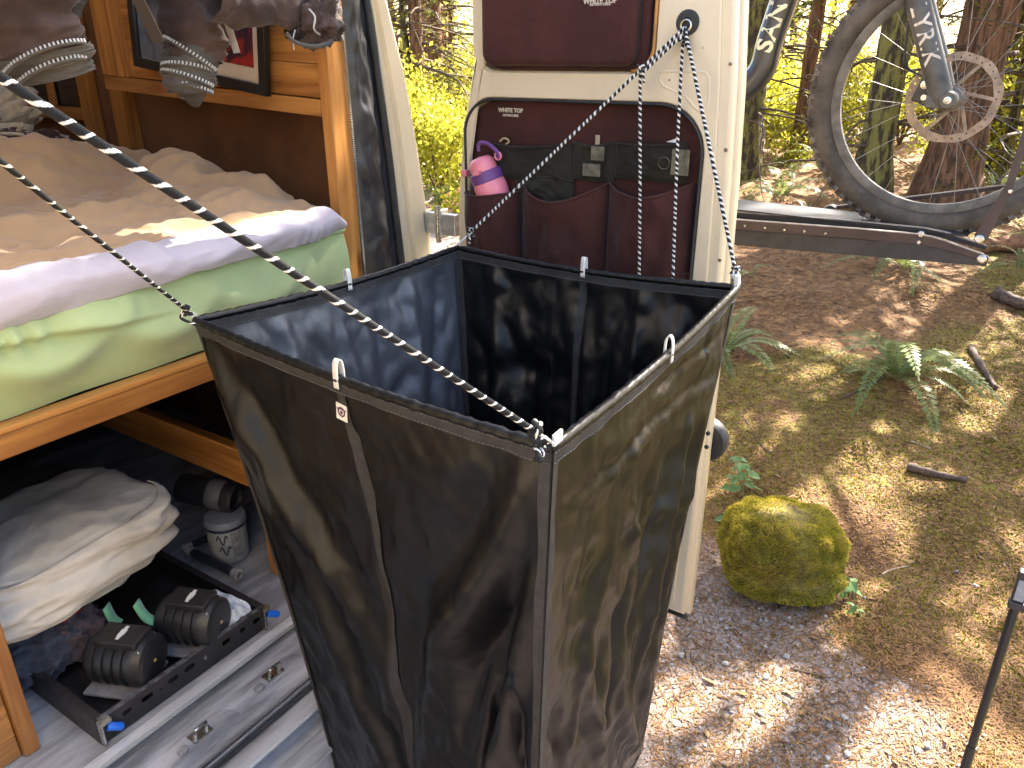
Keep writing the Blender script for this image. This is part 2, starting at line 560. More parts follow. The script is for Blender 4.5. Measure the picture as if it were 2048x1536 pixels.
def strips(P, length, width, tilt=0.25):
    n = len(P)
    a = nrs.rand(n)*2*np.pi
    d = np.stack([np.cos(a), np.sin(a), (nrs.rand(n)-0.3)*tilt], -1)
    w = np.stack([-np.sin(a), np.cos(a), (nrs.rand(n)-0.5)*0.8], -1)
    width = np.asarray(width, float)
    l = (length*(0.4+1.2*nrs.rand(n)))[:, None] if np.isscalar(length) else length[:, None]
    P = P + np.array([0, 0, 0.003])
    ww = w*(width*(0.5+nrs.rand(n)))[:, None]
    return np.stack([P - d*l*.5 - ww*.5, P + d*l*.5 - ww*.35, P + d*l*.5 + ww*.35, P - d*l*.5 + ww*.5], 1)

NEEDLE = LEAF('fallen_needles', [(0.040, 0.018, 0.007), (0.17, 0.075, 0.026), (0.30, 0.155, 0.060), (0.11, 0.05, 0.02)], 0.0, 0.8)
MOSSM = LEAF('moss_blades', [(0.07, 0.056, 0.004), (0.19, 0.148, 0.011), (0.33, 0.25, 0.022), (0.28, 0.15, 0.035)], 0.3, 0.8)
TWIG = MAT('twig_bark', (0.085, 0.052, 0.032), 0.85, 0.45, 60, bs=0.5, bscale=200)
PALETWIG = MAT('bleached_twig', (0.34, 0.24, 0.15), 0.8, 0.3, 40, bs=0.3)
P = view_points(42000, 1300, 2150, 380, 1560)
P = P[nrs.rand(len(P)) > gravel_mask(P[:, 0], P[:, 1])*.6]
dist = np.linalg.norm(P - np.array(EYE), axis=1)
o = quadmesh('needle_litter', strips(P, 0.016 + 0.016*nrs.rand(len(P))*np.minimum(dist, 6)/1.5, 0.0026*np.clip(dist/2.4, 1, 3)), NEEDLE)
tag(o, 'brown fallen needles and twigs carpeting the forest floor', 'needle litter', kind='stuff')
P = view_points(95000, 1300, 2150, 480, 1560)
mk = moss_mask(P[:, 0], P[:, 1])
P = P[nrs.rand(len(P)) < mk*0.95]
n = len(P)
a = nrs.rand(n)*6.283
tilt = nrs.rand(n)*0.9
sc_ = (0.003 + 0.008*nrs.rand(n)**2)*np.clip(np.linalg.norm(P-np.array(EYE), axis=1)/3.0, 0.8, 1.7)
d = np.stack([np.cos(a)*tilt, np.sin(a)*tilt, 1-tilt*0.5], -1)*sc_[:, None]
w = np.stack([-np.sin(a), np.cos(a), 0*a], -1)*(0.0022+0.0025*nrs.rand(n))[:, None]
o = quadmesh('moss_carpet', np.stack([P-w, P+w, P+d+w*.4, P+d-w*.4], 1), MOSSM)
tag(o, 'low yellow-green moss growing over the ground', 'moss', kind='stuff')

# ------------------------------------------------------------------ pebbles
STONE = MAT('pale_pebble', (0.30, 0.26, 0.23), 0.75, 0.35, 30, bs=0.3, bscale=90)
STONE2 = MAT('dark_pebble', (0.15, 0.13, 0.115), 0.75, 0.35, 30, bs=0.3, bscale=90)
def pebble_mesh(seed, sub=2):
    bm = bmesh.new()
    bmesh.ops.create_icosphere(bm, subdivisions=sub, radius=1.0)
    for v in bm.verts:
        v.co *= 1 + 0.35*noise.noise(v.co*1.3 + Vector((seed*7.1, 0, 0)))
    me = bpy.data.meshes.new('pebble')
    bm.to_mesh(me); bm.free(); me.shade_smooth()
    return me
pebs = [pebble_mesh(i) for i in range(6)]
for i, me_ in enumerate(pebs): me_.materials.append(STONE if i % 3 else STONE2)
P = view_points(1500, 1280, 2048, 1080, 1536)
g = gravel_mask(P[:, 0], P[:, 1])
keep = [p for p, q in zip(P, g) if rng.random() < 0.10 + 0.9*q]
for i, p in enumerate(keep[:110]):
    o = bpy.data.objects.new('pebble', pebs[i % 6]); col.objects.link(o)
    s = rng.choice((0.005, 0.006, 0.006, 0.007, 0.008, 0.011))
    o.location = (p[0], p[1], p[2] + s*0.2)
    o.scale = (s*rng.uniform(0.9, 1.5), s, s*rng.uniform(0.5, 0.8))
    o.rotation_euler = (rng.uniform(-.3, .3), rng.uniform(-.3, .3), rng.uniform(0, 6.28))
    tag(o, 'small pebble lying in the gravel and moss in front of the mossy boulder', 'pebble', 'pebbles scattered on the ground')
mb = MB()
ico = [(Vector(v.co)) for v in pebs[0].vertices]; icf = [tuple(p.vertices) for p in pebs[0].polygons]
bm = bmesh.new(); bmesh.ops.create_icosphere(bm, subdivisions=1, radius=1.0)
ico = [v.co.copy() for v in bm.verts]; icf = [tuple(v.index for v in f.verts) for f in bm.faces]; bm.free()
Pg = view_points(7000, 1250, 1900, 1150, 1560)
g = gravel_mask(Pg[:, 0], Pg[:, 1])
for p, q in zip(Pg, g):
    if rng.random() < q*0.6:
        s = rng.uniform(0.0012, 0.0036); e = Matrix.Rotation(rng.uniform(0, 6.3), 3, 'Z')
        k = Vector((rng.uniform(.8, 1.5), 1, rng.uniform(.5, .8)))
        mb.add([Vector((p[0], p[1], p[2]+s*.3)) + e @ Vector((c_.x*k.x, c_.y*k.y, c_.z*k.z))*s for c_ in ico], icf, 0 if rng.random() < .6 else 1)
o = mb.build('gravel', [STONE, MAT('brown_grit', (0.20, 0.14, 0.11), 0.85, 0.3, 60)])
tag(o, 'fine grey and tan gravel strewn on the ground', 'gravel', kind='stuff')

# dead leaves
DRYLEAF = LEAF('dry_leaf', [(0.22, 0.12, 0.05), (0.40, 0.27, 0.12), (0.20, 0.10, 0.04)], 0.3, 0.7)
P = view_points(80, 1400, 2048, 520, 1536) + np.array([0, 0, 0.007])
n = len(P); a = nrs.rand(n)*6.283; sz = (0.010 + 0.012*nrs.rand(n))[:, None]
d = np.stack([np.cos(a), np.sin(a), (nrs.rand(n)-.4)*.8], -1)*sz; w = np.stack([-np.sin(a), np.cos(a), (nrs.rand(n)-.5)*1.2], -1)*sz*.42
Q = np.concatenate([np.stack([P-d, P-d*.3-w, P+d*.4-w*.8, P+d], 1), np.stack([P-d, P+d, P+d*.35+w*.9, P-d*.35+w], 1)])
o = quadmesh('leaf_litter', Q, DRYLEAF)
tag(o, 'scattered pale dead leaves on the forest floor', 'dead leaves', kind='stuff')

# fallen sticks
def stick(name, pts, r, mat, label, cat='stick', lift=0.0):
    mb = MB()
    path = []
    for i, q in enumerate(pts):
        p = ground_at(*q)
        path.append(p + Vector((0, 0, r*0.7 + lift*(i % 2))))
    path = spline(path, 5)
    k = len(path)
    mb.tube(path, [r*(1-0.45*i/k)*(1+0.15*math.sin(i*2.1)) for i in range(k)], 8, jit=0.25)
    o = mb.build(name, mat, smooth=True)
    return tag(o, label, cat, 'fallen sticks and logs on the bank')
stick('fallen_branch', [(1815, 940), (1870, 955), (1932, 966)], 0.022, TWIG, 'short thick dark branch lying on the moss right of the boulder', 'branch')
stick('fallen_branch', [(1940, 700), (1965, 745), (1990, 782)], 0.02, TWIG, 'dark branch running downhill just right of the large fern', 'branch')
stick('fallen_log', [(1985, 595), (2020, 612), (2080, 632)], 0.05, TWIG, 'mossy dark log at the right edge above the large fern', 'log')
stick('fallen_log', [(1900, 512), (1980, 505), (2090, 500)], 0.085, MAT('rotten_log', (0.20, 0.085, 0.035), 0.9, 0.4, 18, bs=0.6, bscale=40, bdist=0.01), 'reddish rotten log behind the end of the bike rack', 'log')
stick('fallen_stick', [(1763, 1152), (1780, 1142), (1818, 1135)], 0.004, PALETWIG, 'thin pale curved stick right of the mossy boulder')
stick('fallen_stick', [(1822, 886), (1840, 892), (1860, 900)], 0.005, PALETWIG, 'short pale straight stick below the large fern')
stick('fallen_stick', [(1490, 840), (1520, 890), (1550, 915)], 0.004, TWIG, 'thin bent twig beside the black door bumper')
stick('fallen_stick', [(1580, 1340), (1620, 1350), (1650, 1356)], 0.004, TWIG, 'thin dark twig on the gravel below the boulder')
stick('fallen_stick', [(1680, 800), (1760, 760), (1830, 700)], 0.006, TWIG, 'long thin twig under the left side of the large fern')

# ------------------------------------------------------------------ boulder
bc = ground_at(1560, 1205)
boulder = empty('mossy_boulder', bc, 'rounded boulder covered in yellow-green moss beside the open van door', 'boulder')
def boulder_pt(u, v, k=1.0):
    a = u*2*math.pi
    ph = (v - 0.5)*math.pi
    c_, s_ = math.cos(ph), math.sin(ph)
    e = 0.42
    x = math.copysign(abs(c_)**e, 1)*math.copysign(abs(math.cos(a))**0.8, math.cos(a))
    y = math.copysign(abs(c_)**e, 1)*math.copysign(abs(math.sin(a))**0.8, math.sin(a))
    z = math.copysign(abs(s_)**0.72, s_)
    p = Vector((x*0.205, y*0.175, z*0.185))
    p *= 1 + 0.16*noise.noise(p*5 + Vector((3, 1, 2))) + 0.06*noise.noise(p*14)
    p.x += 0.10*max(p.z, 0)
    if p.z < -0.06:
        k_ = 1 - .28*sstep(-.06, -.13, p.z); p.x *= k_; p.y *= k_
    q = Matrix.Rotation(R(-57), 3, 'Z') @ p
    return bc + Vector((0.10, 0.045, 0.120)) + q*k
mb = MB()
mb.grid(lambda u, v: boulder_pt(u, v), 48, 28, wrap=True)
mb.build('rock', MAT('boulder_rock', (0.17, 0.115, 0.035), 0.9, 0.4, 18, c2=(0.26, 0.20, 0.035), bs=0.8, bscale=50, bdist=0.01), boulder, smooth=True, weld=True)
Q, T = [], []
for i in range(44000):
    u, v = rng.random(), 0.34 + 0.66*(1 - rng.random()**0.62)
    v = min(v, 0.999)
    p = boulder_pt(u, v)
    nrm = (p - (bc + Vector((0.10, 0.045, 0.10)))).normalized()
    cl = noise.noise(p*22)
    if v < 0.40 and cl < 0.05: continue
    d = (nrm + Vector((rng.uniform(-1, 1), rng.uniform(-1, 1), rng.uniform(-.6, .7)))*0.75).normalized()
    w = d.cross(Vector((rng.uniform(-1, 1), rng.uniform(-1, 1), rng.uniform(-1, 1)))).normalized()
    l = rng.uniform(0.004, 0.010)*(1 + 0.7*cl)
    w *= rng.uniform(0.0014, 0.0030)
    p = p + nrm*(0.004 + 0.010*max(cl, -0.3))
    Q.append((p-w, p+w, p+d*l+w*.4, p+d*l-w*.4))
    T.append(min(max(0.49 + 0.55*cl + rng.uniform(-.25, .25) + (0.5 if v < 0.40 else 0), 0), 1))
o = quadmesh('moss', [[tuple(c_) for c_ in q] for q in Q], LEAF('boulder_moss', [(0.10, 0.092, 0.008), (0.27, 0.235, 0.022), (0.44, 0.37, 0.05), (0.40, 0.26, 0.06)], 0.35, 0.8), boulder, T)
tag(o, 'thick cushion of moss over the top', kind='stuff')
tag(boulder, cat='boulder')

# ------------------------------------------------------------------ ferns
FERN = LEAF('sword_fern', [(0.085, 0.115, 0.028), (0.16, 0.20, 0.055), (0.27, 0.31, 0.11)], 0.4, 0.36)
FERNDRY = LEAF('dead_fern', [(0.10, 0.05, 0.02), (0.22, 0.12, 0.05), (0.28, 0.18, 0.08)], 0.2, 0.7)
def frond(length, arch, npin, wid, seed, mat):
    r = random.Random(seed)
    Q, T = [], []
    pts = []
    for i in range(npin+1):
        t = i/npin
        x = length*(t*0.93)
        z = length*(arch*1.55*t - (arch*1.55+0.30)*t**2.2)
        y = 0.05*length*math.sin(t*2.3 + seed)
        pts.append(Vector((x, y, z)))
    tone0 = r.uniform(0.2, 0.75)
    for i in range(npin):
        a, b_ = pts[i], pts[i+1]
        t = (i+.5)/npin
        tg = (b_-a).normalized()
        sd = tg.cross(Vector((0, 0, 1))).normalized()
        hw = 0.0022
        Q.append((a - sd*hw, b_ - sd*hw, b_ + sd*hw, a + sd*hw)); T.append(0.2)
        if i < 2: continue
        pl = wid*(math.sin(min(t*1.35+0.25, 1.0)*math.pi*0.5))*(1 - t**3.2)
        step = (b_-a)
        for s_ in (-1, 1):
            d = (sd*s_*0.95 + tg*0.35 + Vector((0, 0, -0.12 + r.uniform(-.15, .1)))).normalized()*pl*r.uniform(.85, 1.1)
            q0 = a + step*0.1
            Q.append((q0, q0 + d*0.55 - step*0.12, q0 + d + step*0.45, q0 + d*0.5 + step*0.85))
            T.append(min(max(tone0 + r.uniform(-.22, .22), 0), 1))
    return quadmesh('frond', [[tuple(c_) for c_ in q] for q in Q], None, None, T), mat
fr_meshes = []
for k in range(6):
    me_, mt = frond(1.0, 0.35 + 0.12*(k % 3), 30, 0.125 + 0.015*(k % 2), k, FERN)
    me_.materials.append(FERN); fr_meshes.append(me_)
me_dead, _ = frond(1.0, 0.18, 24, 0.06, 9, FERNDRY); me_dead.materials.append(FERNDRY)
def fern(base, size, nfr, label, dead=3, seed=0, group='ferns on the bank', spread=(0, 6.283)):
    r = random.Random(seed)
    e = empty('sword_fern', base, label, 'fern', group)
    for i in range(nfr + dead):
        me_ = me_dead if i >= nfr else fr_meshes[(i + seed) % 6]
        o = bpy.data.objects.new('frond', me_); col.objects.link(o)
        o.parent = e
        s = size*r.uniform(0.72, 1.1)*(0.8 if i >= nfr else 1)
        o.scale = (s, s, s)
        o.rotation_euler = (r.uniform(-.25, .25), r.uniform(-.75, .05) if i < nfr else 0.12, lerp(spread[0], spread[1], (i + r.uniform(-.3, .3))/nfr))
        o.location = (0, 0, 0.02)
    return e
fern(ground_at(1795, 765), 0.56, 19, 'large sword fern in the middle of the slope right of the van', 5, 1)
fern(ground_at(1452, 715), 0.46, 14, 'fern half hidden behind the right edge of the black bag', 4, 2)
fern(ground_at(1800, 545), 0.58, 9, 'drooping half-dead fern just below the bike rack', 9, 3)
fern(ground_at(1500, 560), 0.3, 4, 'tiny sparse fern under the rack beside the door edge', 2, 4)
fern(ground_at(1560, 405), 0.62, 11, 'fern behind the rack left of the bicycle wheel', 2, 5)
fern(ground_at(1990, 395), 0.66, 12, 'bright fern behind the wheel arm at the right edge', 2, 6)
fern(ground_at(1640, 345), 0.7, 12, 'fern seen through the left side of the bicycle wheel', 2, 7)
fern(ground_at(880, 420), 0.6, 12, 'fern behind the gap between the van and its open door', 2, 8)
fern(ground_at(2035, 545), 0.34, 8, 'small bright fern at the right edge beneath the rack', 1, 9)

# small leafy seedlings
SEED = LEAF('seedling_leaf', [(0.09, 0.17, 0.05), (0.17, 0.28, 0.09), (0.27, 0.38, 0.16)], 0.4, 0.4)
def leaf_mesh(seed):
    Q = []
    for i in range(6):
        t0, t1 = i/6, (i+1)/6
        w0, w1 = 0.42*math.sin(t0*math.pi)**0.7*(1.15-t0*.5), 0.42*max(math.sin(t1*math.pi), 0)**0.7*(1.15-t1*.5)
        z0, z1 = -0.25*t0*t0, -0.25*t1*t1
        Q += [((t0, 0, z0), (t1, 0, z1), (t1, w1, z1+w1*.25), (t0, w0, z0+w0*.25)), ((t0, -w0, z0+w0*.25), (t1, -w1, z1+w1*.25), (t1, 0, z1), (t0, 0, z0))]
    return quadmesh('leaf', Q, None, None, [0.3+0.5*((seed*0.37) % 1)]*12)
lv = [leaf_mesh(i) for i in range(4)]
for m_ in lv: m_.materials.append(SEED)
STEM = MAT('green_stem', (0.12, 0.15, 0.05), 0.6)
def seedling(base, h, n, ls, label, seed):
    r = random.Random(seed)
    e = empty('leafy_seedling', base, label, 'seedling', 'seedlings on the forest floor')
    mb = MB()
    path = spline([base, base + Vector((0.01, 0.01, h*.5)), base + Vector((-0.005, 0.03, h))], 5)
    mb.tube(path, [0.003*(1-.6*i/len(path)) for i in range(len(path))], 6)
    mb.build('stem', STEM, e, smooth=True)
    for i in range(n):
        o = bpy.data.objects.new('leaf', lv[i % 4]); col.objects.link(o); o.parent = e
        t = 0.25 + 0.75*i/n
        a = i*2.4 + r.uniform(-.3, .3)
        rad = (1.05-t)*0.5*h*r.uniform(.5, 1.2)
        o.location = (math.cos(a)*rad*.6, 0.03*t + math.sin(a)*rad*.6, h*t)
        s = ls*r.uniform(.7, 1.15); o.scale = (s, s, s)
        o.rotation_euler = (r.uniform(-.4, .4), r.uniform(-.3, .45), a)
seedling(ground_at(1485, 1000), 0.20, 20, 0.055, 'pale green seedling with many small leaves above the boulder', 1)
seedling(ground_at(1705, 1200), 0.09, 9, 0.04, 'low green seedling against the right side of the boulder', 2)
seedling(ground_at(1462, 1050), 0.05, 4, 0.05, 'tiny two-leaved sprout at the upper left of the boulder', 3)
seedling(ground_at(1720, 1235), 0.05, 5, 0.03, 'tiny sprout at the lower right of the boulder', 4)
# ================================================================== forest
BARK = MAT('reddish_bark', (0.125, 0.058, 0.028), 0.9, 0.5, 9, c2=(0.24, 0.115, 0.055), bs=1.0, bscale=16, bdist=0.03, stretch=(3.2, 3.2, 0.45))
BARKM = MAT('mossy_bark', (0.075, 0.050, 0.022), 0.9, 0.5, 7, c2=(0.19, 0.16, 0.035), lo=0.42, hi=0.58, bs=1.0, bscale=20, bdist=0.03, stretch=(2.5, 2.5, 0.7))
NEED = LEAF('conifer_needles', [(0.025, 0.036, 0.008), (0.07, 0.085, 0.014), (0.17, 0.165, 0.025), (0.28, 0.24, 0.04)], 0.45, 0.6)
HANG = LEAF('hanging_moss', [(0.055, 0.045, 0.012), (0.15, 0.12, 0.025), (0.25, 0.20, 0.05)], 0.45, 0.8)
BROAD = LEAF('sunlit_broadleaf', [(0.11, 0.15, 0.012), (0.36, 0.35, 0.028), (0.68, 0.60, 0.09)], 0.55, 0.5)

def nrm(a): return a/np.maximum(np.linalg.norm(a, axis=-1, keepdims=True), 1e-6)

def sprays(base, dirs, length, nl, ll, lw, droop=0.35):
    """flat feathery twigs: 2*nl narrow leaflets on each"""
    n = len(base)
    up = np.array([0, 0, 1.0])
    side = nrm(np.cross(dirs, up) + 1e-4)
    Q = []
    for k in range(nl):
        t = (k + nrs.rand(n))/nl
        p = base + dirs*(length*t)[:, None] - up*(droop*length*t*t)[:, None]
        for s in (-1, 1):
            d = nrm(dirs*(0.35+0.5*nrs.rand(n))[:, None] + side*s*(0.9*nrs.rand(n)+0.25)[:, None] + (nrs.rand(n, 3)-0.5)*0.7 - up*0.25)
            l = ll*(1-0.5*t)*(0.6+0.8*nrs.rand(n))
            w = nrm(np.cross(d, nrs.rand(n, 3)-0.5))*(lw*(0.6+0.8*nrs.rand(n)))[:, None]
            Q.append(np.stack([p - w*.5, p + w*.5, p + d*l[:, None] + w*.25, p + d*l[:, None] - w*.25], 1))
    return np.concatenate(Q)

def tree_parts(h, r0, z0, lean, seed, branches, spread, lowdead, leaf=(0.05, 0.012), nl=7, twigs=16, mossy=False, crown_lo=None):
    """world-origin trunk mesh, limb mesh, crown mesh, hanging mesh"""
    r = random.Random(seed)
    n = 14
    path = []
    for i in range(n+1):
        t = i/n
        path.append(Vector((lean[0]*t*h*.1 + 0.05*math.sin(t*9+seed), lean[1]*t*h*.1 + 0.05*math.cos(t*7+seed*2), -0.15 + t*(h+0.15))))
    tm = MB()
    flare = lambda z: 1 + 0.55*math.exp(-max(z, 0)/0.22)
    fine = spline(path, 4)
    tm.tube(fine, [max(r0*(1-0.9*(p.z/h))*flare(p.z), 0.015) for p in fine], 14, jit=0.22)
    trunk = tm.mesh('trunk', smooth=True)
    lm = MB()
    B, D, Ln = [], [], []
    HB, HD, HL = [], [], []
    LB, LD, LL = [], [], []
    def along(z):
        t = min(max(z/h, 0), 1)*n
        i = min(int(t), n-1)
        return path[i].lerp(path[i+1], t-i)
    for k in range(branches + lowdead):
        low = k >= branches
        z = r.uniform(0.5, 3.2) if low else lerp(crown_lo or 2.6, h*0.97, (k+r.random())/branches)
        L_ = r.uniform(0.6, 1.9) if low else spread*(1-0.75*(z/h))*r.uniform(.75, 1.15)
        a = k*2.399 + r.uniform(-.5, .5)
        b0 = along(z)
        dr = Vector((math.cos(a), math.sin(a), r.uniform(-0.1, 0.25)))
        pts = []
        for i in range(7):
            t = i/6
            pts.append(b0 + dr*L_*t + Vector((0.10*math.sin(t*6+k), 0.10*math.cos(t*5+k), -L_*(0.42 if low else 0.30)*t*t)))
        lm.tube(pts, [max((0.014 if low else 0.02+0.006*L_)*(1-t_/7), 0.003) for t_ in range(7)], 5, jit=0.3)
        nt_ = int((twigs*0.55 if low else twigs)*L_/1.5) + 2
        for j in range(nt_):
            t = 0.15 + 0.85*r.random()
            q = t*6; i = min(int(q), 5)
            p = pts[i].lerp(pts[i+1], q-i)
            ang = a + r.choice((-1, 1))*r.uniform(.5, 1.3)
            d = Vector((math.cos(ang), math.sin(ang), r.uniform(-.5, .1))).normalized()
            if low and r.random() < 0.55:
                HB.append(p); HD.append((d*0.35 + Vector((0, 0, -1))).normalized()); HL.append(r.uniform(.10, .38))
            elif low:
                LB.append(p); LD.append(d); LL.append(r.uniform(.12, .34))
            else:
                B.append(p); D.append(d); Ln.append(r.uniform(.25, .6)*(0.6 if low else 1))
    limbs = lm.mesh('limbs', smooth=True)
    f = lambda X: np.array([tuple(x) for x in X]) if X else np.zeros((0, 3))
    crown = sprays(f(B), f(D), np.array(Ln), nl, leaf[0], leaf[1]) if B else np.zeros((0, 4, 3))
    if LB: crown = np.concatenate([crown, sprays(f(LB), f(LD), np.array(LL), 8, 0.05, 0.008)])
    hang = sprays(f(HB), f(HD), np.array(HL), 6, 0.045, 0.007, 0.0) if HB else np.zeros((0, 4, 3))
    cm = quadmesh('crown', crown, None); hm = quadmesh('hanging', hang, None)
    cm.materials.append(NEED); hm.materials.append(HANG)
    trunk.materials.append(BARKM if mossy else BARK); limbs.materials.append(TWIG)
    return trunk, limbs, cm, hm

def plant_tree(base, parts, label, rz=0.0, s=1.0, group='conifers around the clearing', name='conifer_tree'):
    e = empty(name, base, label, 'tree', group, rz)
    e.scale = (s, s, s)
    for nm, me_ in zip(('trunk', 'branches', 'crown', 'hanging_moss'), parts):
        if len(me_.vertices) == 0: continue
        o = bpy.data.objects.new(nm, me_); col.objects.link(o); o.parent = e
        if nm in ('crown', 'hanging_moss'): o['kind'] = 'stuff'
    return e

shade = dict(branches=36, spread=3.3, leaf=(0.15, 0.05), nl=6, twigs=6)
T1 = tree_parts(13, 0.235, 0, (0.16, -0.25), 1, lowdead=9, **shade)
T2 = tree_parts(12, 0.15, 0, (0.1, -0.35), 2, lowdead=26, mossy=True, **shade)
T3 = tree_parts(13, 0.17, 0, (0.1, 0.1), 3, lowdead=30, mossy=True, **shade)
T4 = tree_parts(12, 0.12, 0, (-0.1, 0.15), 4, lowdead=30, **shade)
plant_tree(ground_at(1875, 408), T1, 'thick straight reddish trunk behind the brake disc of the bicycle')
plant_tree(ground_at(1722, 408), T2, 'mossy leaning trunk seen through the middle of the bicycle wheel')
plant_tree(ground_at(1490, 350), T3, 'dark trunk half hidden by the right edge of the open door')
plant_tree(ground_at(872, 300), T4, 'slim trunk in the gap between the van and its open door', 1.0)
plant_tree(ground_at(838, 330), T4, 'second slim trunk right beside the van pillar', 2.6, 0.8)
plant_tree(ground_at(2140, 440), T3, 'moss-hung conifer at the right edge of the picture', 0.8)
plant_tree(ground_at(1600, 318), T4, 'thin trunk left of the bicycle wheel rim', 4.0, 0.75)
plant_tree(ground_at(1985, 335), T2, 'distant mossy trunk right of the brake disc', 2.0, 0.9)
# trees added out of view on the right to shade the camp
for i, (x, y, t_, s) in enumerate(((6.2, -3.4, T1, 1.0), (9.4, -4.6, T2, 1.05), (8.6, -1.2, T4, 1.15))):
    plant_tree((x, y, float(gz(x, y))), t_, ('tall unseen conifer added for shade beyond the right edge of the view', 'tall unseen conifer added for shade far beyond the right edge of the view', 'slim conifer added for shade just past the right edge')[i], 1.3*i+0.4, s, 'added shade trees right of the view')

# young conifers, feathered to the ground
Y1 = tree_parts(4.6, 0.05, 0, (0.1, 0.1), 31, branches=64, spread=1.5, lowdead=0, leaf=(0.055, 0.011), nl=8, twigs=13, crown_lo=0.35)
Y2 = tree_parts(5.5, 0.06, 0, (-0.1, 0.2), 32, branches=60, spread=1.9, lowdead=6, leaf=(0.06, 0.012), nl=8, twigs=12, crown_lo=0.7, mossy=True)
for i, (px_, ds, t_, s, lb) in enumerate(((1552, 12.5, Y1, .6, 'young conifer between the door edge and the bicycle wheel'), (1795, 14.5, Y1, .8, 'young conifer between the two big trunks behind the wheel'),
        (2038, 9.0, Y2, .9, 'dark young conifer at the right edge of the picture'), (822, 10.5, Y2, .9, 'young conifer close to the van pillar in the gap'), (905, 12.5, Y1, 1.0, 'young conifer close to the door in the gap'), (1500, 12.5, Y2, 1.0, 'young conifer right behind the door edge'))):
    d = ray(px_, 200); d.z = 0; d.normalize(); q = EYE + d*ds
    plant_tree((q.x, q.y, float(gz(q.x, q.y))), t_, lb, 1.7*i, s, 'young conifers in the clearing')
# distant trunks of the wood
trunk_far = []
for k in range(3):
    trunk_far.append(tree_parts(11, 0.13, 0, (0.1*(k-1), 0.1), 20+k, branches=0, spread=2, lowdead=12, leaf=(0.12, 0.03), nl=5, twigs=9, mossy=bool(k % 2)))
far_lab = 'slender background tree among the bright foliage of the wood'
for i, px_ in enumerate((795, 812, 850, 893, 905, 1512, 1545, 1572, 1640, 1672, 1698, 1775, 1800, 1835, 1960, 2010, 2045, 2085)):
    d = ray(px_, 200); d.z = 0; d.normalize()
    q = EYE + d*rng.uniform(17, 30)
    plant_tree((q.x, q.y, float(gz(q.x, q.y))), trunk_far[i % 3], far_lab, rng.uniform(0, 6), rng.uniform(.7, 1.2), 'slender trees far back in the wood')

# bushes in the clearing
def bush(px_, dist_, size, label, n=6500, leaf=(0.055, 0.024), mat=BROAD):
    d = ray(px_, 200); d.z = 0; d.normalize()
    q = EYE + d*dist_
    base = Vector((q.x, q.y, float(gz(q.x, q.y))))
    e = empty('bush', base, label, 'bush', 'bushes in the sunlit clearing')
    c0 = nrs.randn(22, 3)*np.array([.45, .45, .32])*size + np.array([0, 0, .55*size])
    idx = nrs.randint(0, 22, n)
    p = c0[idx] + nrs.randn(n, 3)*0.13*size
    p[:, 2] = np.abs(p[:, 2])
    dd = nrm(nrs.randn(n, 3)); w = nrm(np.cross(dd, nrs.randn(n, 3)))
    l = (leaf[0]*(0.5+nrs.rand(n)))[:, None]; w = w*(leaf[1]*(0.5+0.6*nrs.rand(n)))[:, None]
    Q = np.stack([p, p+dd*l*.5+w, p+dd*l, p+dd*l*.5-w], 1) + np.array(base)
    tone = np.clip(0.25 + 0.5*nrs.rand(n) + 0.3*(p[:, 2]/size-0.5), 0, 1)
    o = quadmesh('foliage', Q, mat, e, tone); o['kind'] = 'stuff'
    mb = MB()
    for k in range(7):
        a = k*0.9
        mb.tube(spline([base, base+Vector((math.cos(a)*.12, math.sin(a)*.12, .3))*size, base+Vector((math.cos(a)*.4, math.sin(a)*.4, .75))*size], 4), 0.012*size, 5)
    o = mb.build('stems', TWIG, e); o['kind'] = 'stuff'
for a_ in ((1530, 10.5, 0.9, 'low sunlit bush right of the door edge'), (1680, 13, 1.2, 'yellow-green bush framed by the left half of the wheel'), (1815, 12.5, 1.1, 'glowing bush between the two big trunks'),
           (1960, 11, 1.0, 'bright bush below the brake disc'), (2040, 10.0, 1.0, 'sunlit bush at the right edge'), (870, 8.8, 0.9, 'glowing yellow bush in the gap beside the van'), (800, 10, 1.1, 'bush close behind the van pillar'), (910, 12, 1.3, 'tall bush behind the door hinge')):
    bush(*a_)

# the far wood: one mass of leaves
n = 70000
th = nrs.rand(n)*R(80) - R(22) + AZ
rd = 15 + 24*nrs.rand(n)**1.2
zz = nrs.rand(n)**1.3*(2.2 + np.clip(rd-16, 0, 30)*0.24)
p = np.stack([np.cos(th)*rd, np.sin(th)*rd, zz], -1)
cl = np.array([noise.noise(Vector(q)*0.42) + 0.6*noise.noise(Vector(q)*1.1) for q in p.tolist()])
p = p[cl > 0.02]; cl = cl[cl > 0.02]
n = len(p)
p[:, 2] += gz(p[:, 0], p[:, 1])
dd = nrm(nrs.randn(n, 3)*np.array([1, 1, .6])); w = nrm(np.cross(dd, nrs.randn(n, 3)))
s_ = (0.06 + 0.10*nrs.rand(n))[:, None]
o = quadmesh('far_woodland', np.stack([p, p+dd*s_*.5+w*s_*.3, p+dd*s_, p+dd*s_*.5-w*s_*.3], 1), BROAD, None, np.clip(0.55+cl*.4+0.9*(nrs.rand(n)-.5), 0, 1))
tag(o, 'bright yellow-green foliage of the wood behind the clearing', 'woodland', kind='stuff')
